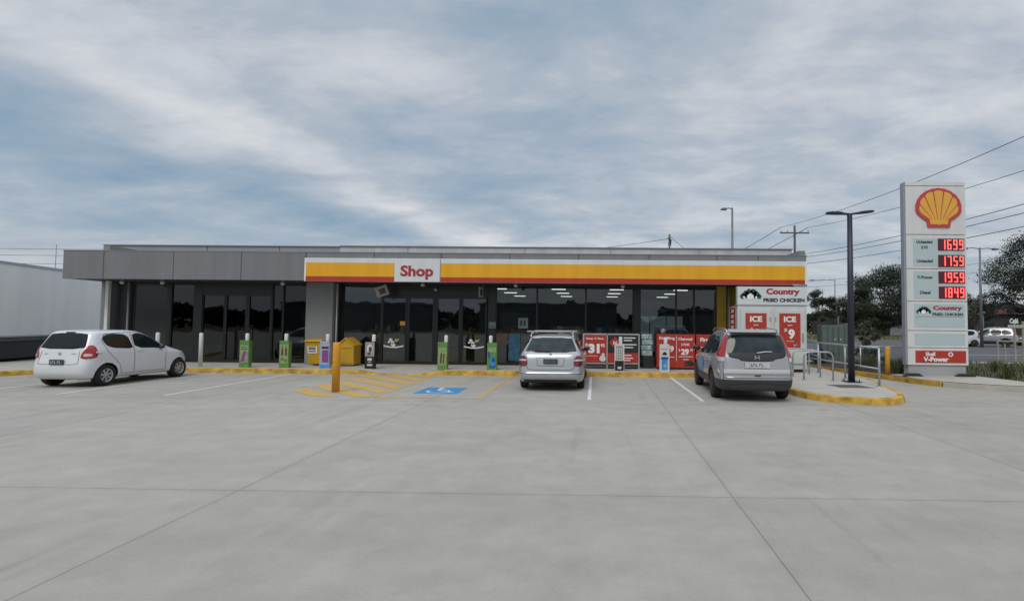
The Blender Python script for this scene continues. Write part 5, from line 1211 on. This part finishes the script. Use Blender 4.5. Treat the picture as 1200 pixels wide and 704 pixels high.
# grass and plants in the bed
GR = [mat('blade_%d' % i, c, .7, var=.3, scale=3) for i, c in enumerate(((.07, .11, .03), (.11, .13, .045), (.16, .15, .07)))]
def inside(x, y):
    return y > 15.6 and x > 10.6+max(0, (18.5-y))*.0 and not (9.9 < x < 12.9 and y < 18.6)
def blade(lb, x, y, z, h, w, r, spread=.35):
    a = r.uniform(0, 2*PI); dx, dy = math.cos(a)*h*spread, math.sin(a)*h*spread; px_, py_ = -math.sin(a)*w, math.cos(a)*w
    lb.add([(x-px_, y-py_, z), (x+px_, y+py_, z), (x+dx*.45+px_*.8, y+dy*.45+py_*.8, z+h*.65), (x+dx*.45-px_*.8, y+dy*.45-py_*.8, z+h*.65), (x+dx, y+dy, z+h*.95)], [(0, 1, 2, 3), (3, 2, 4)], r.randrange(3))
lb = MB(); r = random.Random(12)
for k in range(15000):
    x = r.uniform(10.4, 27); y = r.uniform(14.6, 24.4)
    if not inside(x, y) and not (x > 13 and y > 15.0-(x-13)*.12): continue
    if noise.noise(Vector((x*.9, y*.9, 0))) < -.12: continue
    blade(lb, x, y, .09, r.uniform(.06, .28), .010, r, r.uniform(.3, .9))
tag(lb.build('grass', GR), 'loose green grass and ground cover filling the garden bed', 'grass', kind='stuff')
lb = MB()
for k in range(9000):
    x = r.uniform(14, 60); y = r.uniform(66.2, 84)
    blade(lb, x, y, .0, r.uniform(.15, .4), .05, r)
tag(lb.build('grass', [GR[1], GR[2], GR[2]]), 'dry pale grass on the far side of the road', 'grass', kind='stuff')
tpro = None; spots = [(13.2, 16.0), (13.9, 16.3), (14.6, 15.9), (15.4, 16.4), (16.3, 15.8), (13.4, 17.4), (14.4, 17.8), (15.6, 17.6), (17.2, 16.4), (17, 18.2), (13.3, 19.6), (15, 20), (16.6, 20.2), (10.6, 20.6), (11.3, 20.2), (11.9, 21.2), (10.2, 21.4), (12.6, 20.5), (11.2, 19.4), (12.4, 19.3), (10.7, 18.9), (18.5, 17.6), (18.8, 19.6), (9.9, 20.4)]
for i, (x, y) in enumerate(spots):
    if tpro is None or i == 1:
        mb = MB(); rr3 = random.Random(50+i)
        for k in range(150): blade(mb, rr3.gauss(0, .07), rr3.gauss(0, .07), 0, rr3.uniform(.3, .62), .008, rr3, .6)
        tp = mb.build('tussock', GR)
        if tpro is None: tpro = tp
        o = tp; meshes = [tpro.data, tp.data]
    else: o = tpro.copy(); o.data = meshes[i % 2]; COL.objects.link(o)
    o.location = (x, y, .09); o.rotation_euler = (0, 0, i*1.7); s = .8+.06*(i % 7); o.scale = (s, s, s)
    tag(o, 'strappy green grass tussock planted in the mulch garden bed', 'plant', 'grass tussocks in the garden bed')
# low shrubs behind the handrail
for i, (x, y, lab) in enumerate(((9.9, 23.6, 'low green shrub left of the young tree behind the handrail'), (12.4, 23.5, 'low green shrub right of the young tree behind the handrail'), (10.9, 21.9, 'low green shrub in the mulch in front of the young tree'))):
    tree('shrub', lab, 'shrub', x, y, .75, 1.1, 60+i, 14, 120, .08, (0, 1), .1)

# ------------------------------------------------------------------ poles, lights and wires
PGAL = mat('pole_grey', (.16, .17, .18), .5, .3); PWOOD = mat('pole_wood', (.09, .085, .08), .85, var=.3)
WIRE = mat('wire', (.05, .055, .06), .6)
def power_pole(label, x, y, h, rz=0, arms=((0, 1.1),)):
    t = thing('power_pole', label, 'power pole', (x, y, 0), rz)
    mb = MB(); mb.tube([(0, 0, 0), (0, 0, h)], [.17, .11], 10); mb.build('pole', PWOOD, t, False)
    for dz, hw in arms:
        mb = MB(); mb.box(-hw, hw, -.06, .06, h-.55-dz, h-.43-dz); mb.build('crossarm', PWOOD, t, False)
        for q in (-hw*.93, -hw*.5, hw*.5, hw*.93): MB().tube([(q, 0, h-.43-dz), (q, 0, h-.22-dz)], .04, 6).build('insulator', PGAL, t, False)
    return t
power_pole('power pole with crossarm rising above the right end of the shop roof', 20.7, 55, 12.1, .0, ((.3, 1.5), ))
t = power_pole('power pole with transformer bracket showing above the middle of the roof', 9.8, 70, 13.6, 1.2, ((.2, .7),))
mb = MB(); mb.tube([(.5, 0, 12.2), (.75, 0, 13.0)], .1, 8); mb.tube([(-.9, 0, 11.9), (-.4, 0, 12.6), (0, 0, 13.1)], .03, 6); mb.build('bracket', PWOOD, t, False)
def streetlight(label, x, y, h, arms, rz=0, hd=.5):
    t = thing('street_lamp', label, 'street lamp', (x, y, 0), rz)
    mb = MB(); mb.tube([(0, 0, 0), (0, 0, h)], [.13, .07], 10); mb.build('pole', PGAL, t, False)
    for s, ln in arms:
        mb = MB(); mb.tube([(0, 0, h-.1), (s*ln*.6, 0, h-.02), (s*ln, 0, h-.08)], .04, 6); mb.build('arm', PGAL, t, False)
        mb = MB(); mb.prism([(s*ln, h-.2), (s*(ln+hd), h-.16), (s*(ln+hd*.8), h-.04), (s*ln, h-.02)], 'y', -.13, .13); mb.build('lamp_head', PGAL, t, False, recalc=True)
streetlight('tall street lamp with left arm standing above the shop roof', 10.35, 40, 10.6, ((-1, .45),), 0, .45)
streetlight('distant double armed street lamp just right of the price pylon', 32.9, 45.5, 8.5, ((-1, 1.2), (1, 1.2)), .1)
streetlight('distant street lamp with a long left arm beyond the freezer', 41.5, 92, 9.6, ((-1, 3.6),), 0, .9)
o = MB().tube([(0, 0, 0), (0, 0, 7.6)], [.10, .05], 8).build('flag_pole', PGAL); o.location = (36.8, 86, 0); tag(o, 'thin bare grey pole left of the distant street lamp', 'pole')
t = thing('traffic_light', 'dark traffic light on a pole beside the far road crossing', 'traffic light', (29.0, 63.5, 0))
mb = MB(); mb.tube([(0, 0, 0), (0, 0, 3.4)], .06, 8); mb.build('pole', PGAL, t, False)
mb = MB(); mb.box(-.2, .2, -.12, .12, 2.9, 4.0); hd_ = mb.build('signal_head', DARKPL, t, False)
for k in range(3):
    mb = MB(); mb.lathe([(.10, -.22), (.11, -.12)], (0, 0, 3.1+.34*k), 'y', 12); mb.build('visor', DARKPL, hd_, False)
t = thing('traffic_light', 'dark traffic light in front of the restaurant right of the pylon', 'traffic light', (45.0, 62, 0))
mb = MB(); mb.tube([(0, 0, 0), (0, 0, 3.9)], .14, 8); mb.build('pole', STEEL, t, False)
mb = MB(); mb.box(-.2, .2, -.22, -.05, 3.2, 4.3); hd_ = mb.build('signal_head', DARKPL, t, False)
mb = MB(); mb.lathe([(0, -.24), (.09, -.235)], (0, 0, 3.4), 'y', 12); mb.build('green_lens', emis('signal_green', (.1, .8, .6), .5), hd_, False)
def wire(label, a, b, sag, r=.02, n=18, grp='overhead wires beside the road'):
    a, b = Vector(a), Vector(b); pts = []
    for i in range(n+1):
        t = i/n; p = a.lerp(b, t); p.z -= sag*4*t*(1-t); pts.append(p)
    o = MB().tube(pts, r, 5).build('power_line', WIRE); recenter(o, tuple(a)); tag(o, label, 'wire', grp)
P0 = (20.7, 55)
wire('highest overhead wire running from the roof end pole to the right edge', (19.3, 55, 11.9), (21.5, 10, 11.9), 1.0)
wire('second highest overhead wire crossing behind the pylon top', (22.1, 55, 11.9), (27.0, 10, 11.9), 1.1)
wire('third overhead wire passing behind the shell emblem', (20.8, 55, 9.0), (24.0, 5, 9.4), 1.0, .022)
wire('fourth overhead wire just below the third one, behind the emblem', (20.8, 55, 8.7), (24.4, 5, 8.9), 1.0, .022)
wire('lowest overhead wire passing behind the first price row', (20.7, 55, 8.0), (24.6, 5, 8.0), .9, .022)
wire('far wire running left from the roof end pole down behind the roof', (19.3, 55, 11.9), (12, 120, 9), 1.0, .03)
wire('far wire beside it running left behind the roof', (22.1, 55, 11.9), (15, 120, 9), 1.0, .03)
wire('long sagging wire from the middle roof pole to the left behind the roof', (9.6, 70, 13.0), (-40, 78, 12.0), 1.6, .03)
wire('wire from the middle roof pole dropping to the right behind the roof', (9.8, 70, 13.4), (24, 100, 13), 1.0, .03)
wire('long distant wire low in the sky between shop end and trees', (24, 75, 7.4), (62, 52, 12.0), .8, .02)
wire('second long distant wire low in the sky between shop end and trees', (24, 76, 6.8), (62, 53, 10.6), .8, .02)
wire('pale wire crossing in front of the tall tree at the right edge', (38, 50, 5.6), (60, 46, 8.0), .4, .02)
for i, (z, lab) in enumerate(((12.9, 'uppermost distant wire above the trailer at the left edge'), (11.9, 'middle distant wire above the trailer at the left edge'), (10.6, 'lowest distant wire above the trailer at the left edge'))):
    wire(lab, (-130, 80, z), (-60, 82, z-.2), .3, .03, grp='distant wires above the trailer')
o = MB().tube([(0, 0, 0), (0, 0, 13.2)], [.06, .04], 8).build('power_pole', PGAL); o.location = (-84, 81, 0); tag(o, 'faint distant power pole above the trailer at the left', 'power pole')

# ------------------------------------------------------------------ world, sun, camera
SUN_EL, SUN_AZ = math.radians(52), math.radians(200)
w = bpy.data.worlds.new('World'); scene.world = w; w.use_nodes = True; N, L = w.node_tree.nodes, w.node_tree.links
bg = N['Background']; bg.inputs['Strength'].default_value = .1
sky = N.new('ShaderNodeTexSky'); sky.sky_type = 'NISHITA'; sky.sun_disc = False; sky.sun_elevation = SUN_EL; sky.sun_rotation = SUN_AZ
sky.air_density = 1.2; sky.dust_density = 1.5
tc = N.new('ShaderNodeTexCoord'); sp = N.new('ShaderNodeSeparateXYZ'); L.new(tc.outputs['Generated'], sp.inputs[0])
def M(op, a, b=None, clamp=False):
    x = N.new('ShaderNodeMath'); x.operation = op; x.use_clamp = clamp
    for i, q in enumerate((a, b)):
        if q is None: continue
        if isinstance(q, (int, float)): x.inputs[i].default_value = q
        else: L.new(q, x.inputs[i])
    return x.outputs[0]
zc = M('ADD', M('MAXIMUM', sp.outputs['Z'], 0.0), .15)
PX = M('DIVIDE', sp.outputs['X'], zc); PY = M('DIVIDE', sp.outputs['Y'], zc)
cv = N.new('ShaderNodeCombineXYZ'); L.new(PX, cv.inputs[0]); L.new(PY, cv.inputs[1])
def WN(scale, sc, rot, det, rough, dist=0, off=(0, 0, 0)):
    mp_ = N.new('ShaderNodeMapping'); mp_.inputs['Scale'].default_value = sc; mp_.inputs['Rotation'].default_value = (0, 0, rot); mp_.inputs['Location'].default_value = off
    L.new(cv.outputs[0], mp_.inputs['Vector'])
    n = N.new('ShaderNodeTexNoise'); n.inputs['Scale'].default_value = scale; n.inputs['Detail'].default_value = det; n.inputs['Roughness'].default_value = rough; n.inputs['Distortion'].default_value = dist
    L.new(mp_.outputs[0], n.inputs['Vector']); return n.outputs['Fac']
ROT = math.radians(-35)
big = WN(.75, (.8, .8, 1), ROT, 4, .5, .3, (3.1, .4, 0))
puff = WN(2.4, (.72, 1.0, 1), .35, 9, .60, .3, (1, 2, 0))
fine = WN(7.5, (.7, 1, 1), .25, 6, .6, .2)
# long cloud bank drifting towards the horizon with a bluer gap on its left
T0 = M('SUBTRACT', M('MULTIPLY', M('ADD', PX, 1.2), .94), M('MULTIPLY', M('SUBTRACT', PY, 2.0), .34))
T1 = M('ADD', T0, M('MULTIPLY', M('SUBTRACT', WN(1.1, (1, .5, 1), ROT, 4, .55), .5), .5))
def gauss(c_, w_):
    q_ = M('DIVIDE', M('SUBTRACT', T1, c_), w_); return M('POWER', 2.718, M('MULTIPLY', M('MULTIPLY', q_, q_), -1))
den = M('ADD', M('ADD', M('MULTIPLY', big, .55), M('MULTIPLY', puff, .55)), M('MULTIPLY', fine, .17))
den = M('ADD', den, M('MULTIPLY', gauss(.0, .17), .13)); den = M('SUBTRACT', den, M('MULTIPLY', gauss(-.50, .27), .16))
den = M('ADD', den, M('MULTIPLY', sp.outputs['X'], .05))
mr = N.new('ShaderNodeMapRange'); mr.inputs['From Min'].default_value = .41; mr.inputs['From Max'].default_value = .84; L.new(den, mr.inputs['Value'])
ccol = N.new('ShaderNodeValToRGB'); e = ccol.color_ramp.elements
e[0].position = 0; e[0].color = (.25, .36, .485, 1); e[1].position = 1; e[1].color = (.74, .76, .77, 1)
q = e.new(.33); q.color = (.355, .44, .535, 1); q = e.new(.55); q.color = (.465, .52, .59, 1); q = e.new(.75); q.color = (.60, .63, .675, 1)
L.new(mr.outputs[0], ccol.inputs['Fac'])
sc10 = N.new('ShaderNodeVectorMath'); sc10.operation = 'SCALE'; sc10.inputs['Scale'].default_value = 10.0; L.new(ccol.outputs['Color'], sc10.inputs[0])
mx = N.new('ShaderNodeMix'); mx.data_type = 'RGBA'; mx.inputs['Factor'].default_value = .90
L.new(sky.outputs['Color'], mx.inputs['A']); L.new(sc10.outputs[0], mx.inputs['B'])
# pale haze towards the horizon, brighter cloud overhead (overcast zenith)
hz = N.new('ShaderNodeMapRange'); hz.inputs['From Min'].default_value = 0; hz.inputs['From Max'].default_value = .16; hz.inputs['To Min'].default_value = .65; hz.inputs['To Max'].default_value = 0; L.new(sp.outputs['Z'], hz.inputs['Value'])
m2 = N.new('ShaderNodeMix'); m2.data_type = 'RGBA'; L.new(hz.outputs[0], m2.inputs['Factor']); L.new(mx.outputs['Result'], m2.inputs['A']); m2.inputs['B'].default_value = (5.3, 5.65, 6.05, 1)
zn = N.new('ShaderNodeMapRange'); zn.interpolation_type = 'SMOOTHSTEP'; zn.inputs['From Min'].default_value = .5; zn.inputs['From Max'].default_value = .95; zn.inputs['To Min'].default_value = 1; zn.inputs['To Max'].default_value = 2.1; L.new(sp.outputs['Z'], zn.inputs['Value'])
fs_ = N.new('ShaderNodeVectorMath'); fs_.operation = 'SCALE'; L.new(m2.outputs['Result'], fs_.inputs[0]); L.new(zn.outputs[0], fs_.inputs['Scale'])
L.new(fs_.outputs[0], bg.inputs['Color'])

ld = bpy.data.lights.new('Sun', 'SUN'); ld.energy = 1.5; ld.angle = math.radians(30); ld.color = (1, .93, .84)
lo = bpy.data.objects.new('Sun', ld); COL.objects.link(lo)
sd = Vector((math.sin(SUN_AZ)*math.cos(SUN_EL), math.cos(SUN_AZ)*math.cos(SUN_EL), math.sin(SUN_EL)))
lo.rotation_euler = sd.to_track_quat('Z', 'Y').to_euler(); lo.location = (0, 0, 30)

cam = bpy.data.cameras.new('Camera'); co = bpy.data.objects.new('Camera', cam); COL.objects.link(co); scene.camera = co
cam.sensor_width = 36; cam.lens = 36*620/1200; cam.shift_x = -(690-600)/1200; cam.clip_end = 3000; cam.clip_start = .1
co.matrix_world = Matrix.Translation((0, 0, 1.79)) @ Matrix.Rotation(math.radians(.7), 4, 'Z') @ Matrix.Rotation(math.radians(92.4), 4, 'X') @ Matrix.Rotation(math.radians(.52), 4, 'Z')
scene.view_settings.view_transform = 'Standard'; scene.view_settings.look = 'None'; scene.view_settings.exposure = 0
scene.render.resolution_x = 1024; scene.render.resolution_y = 600
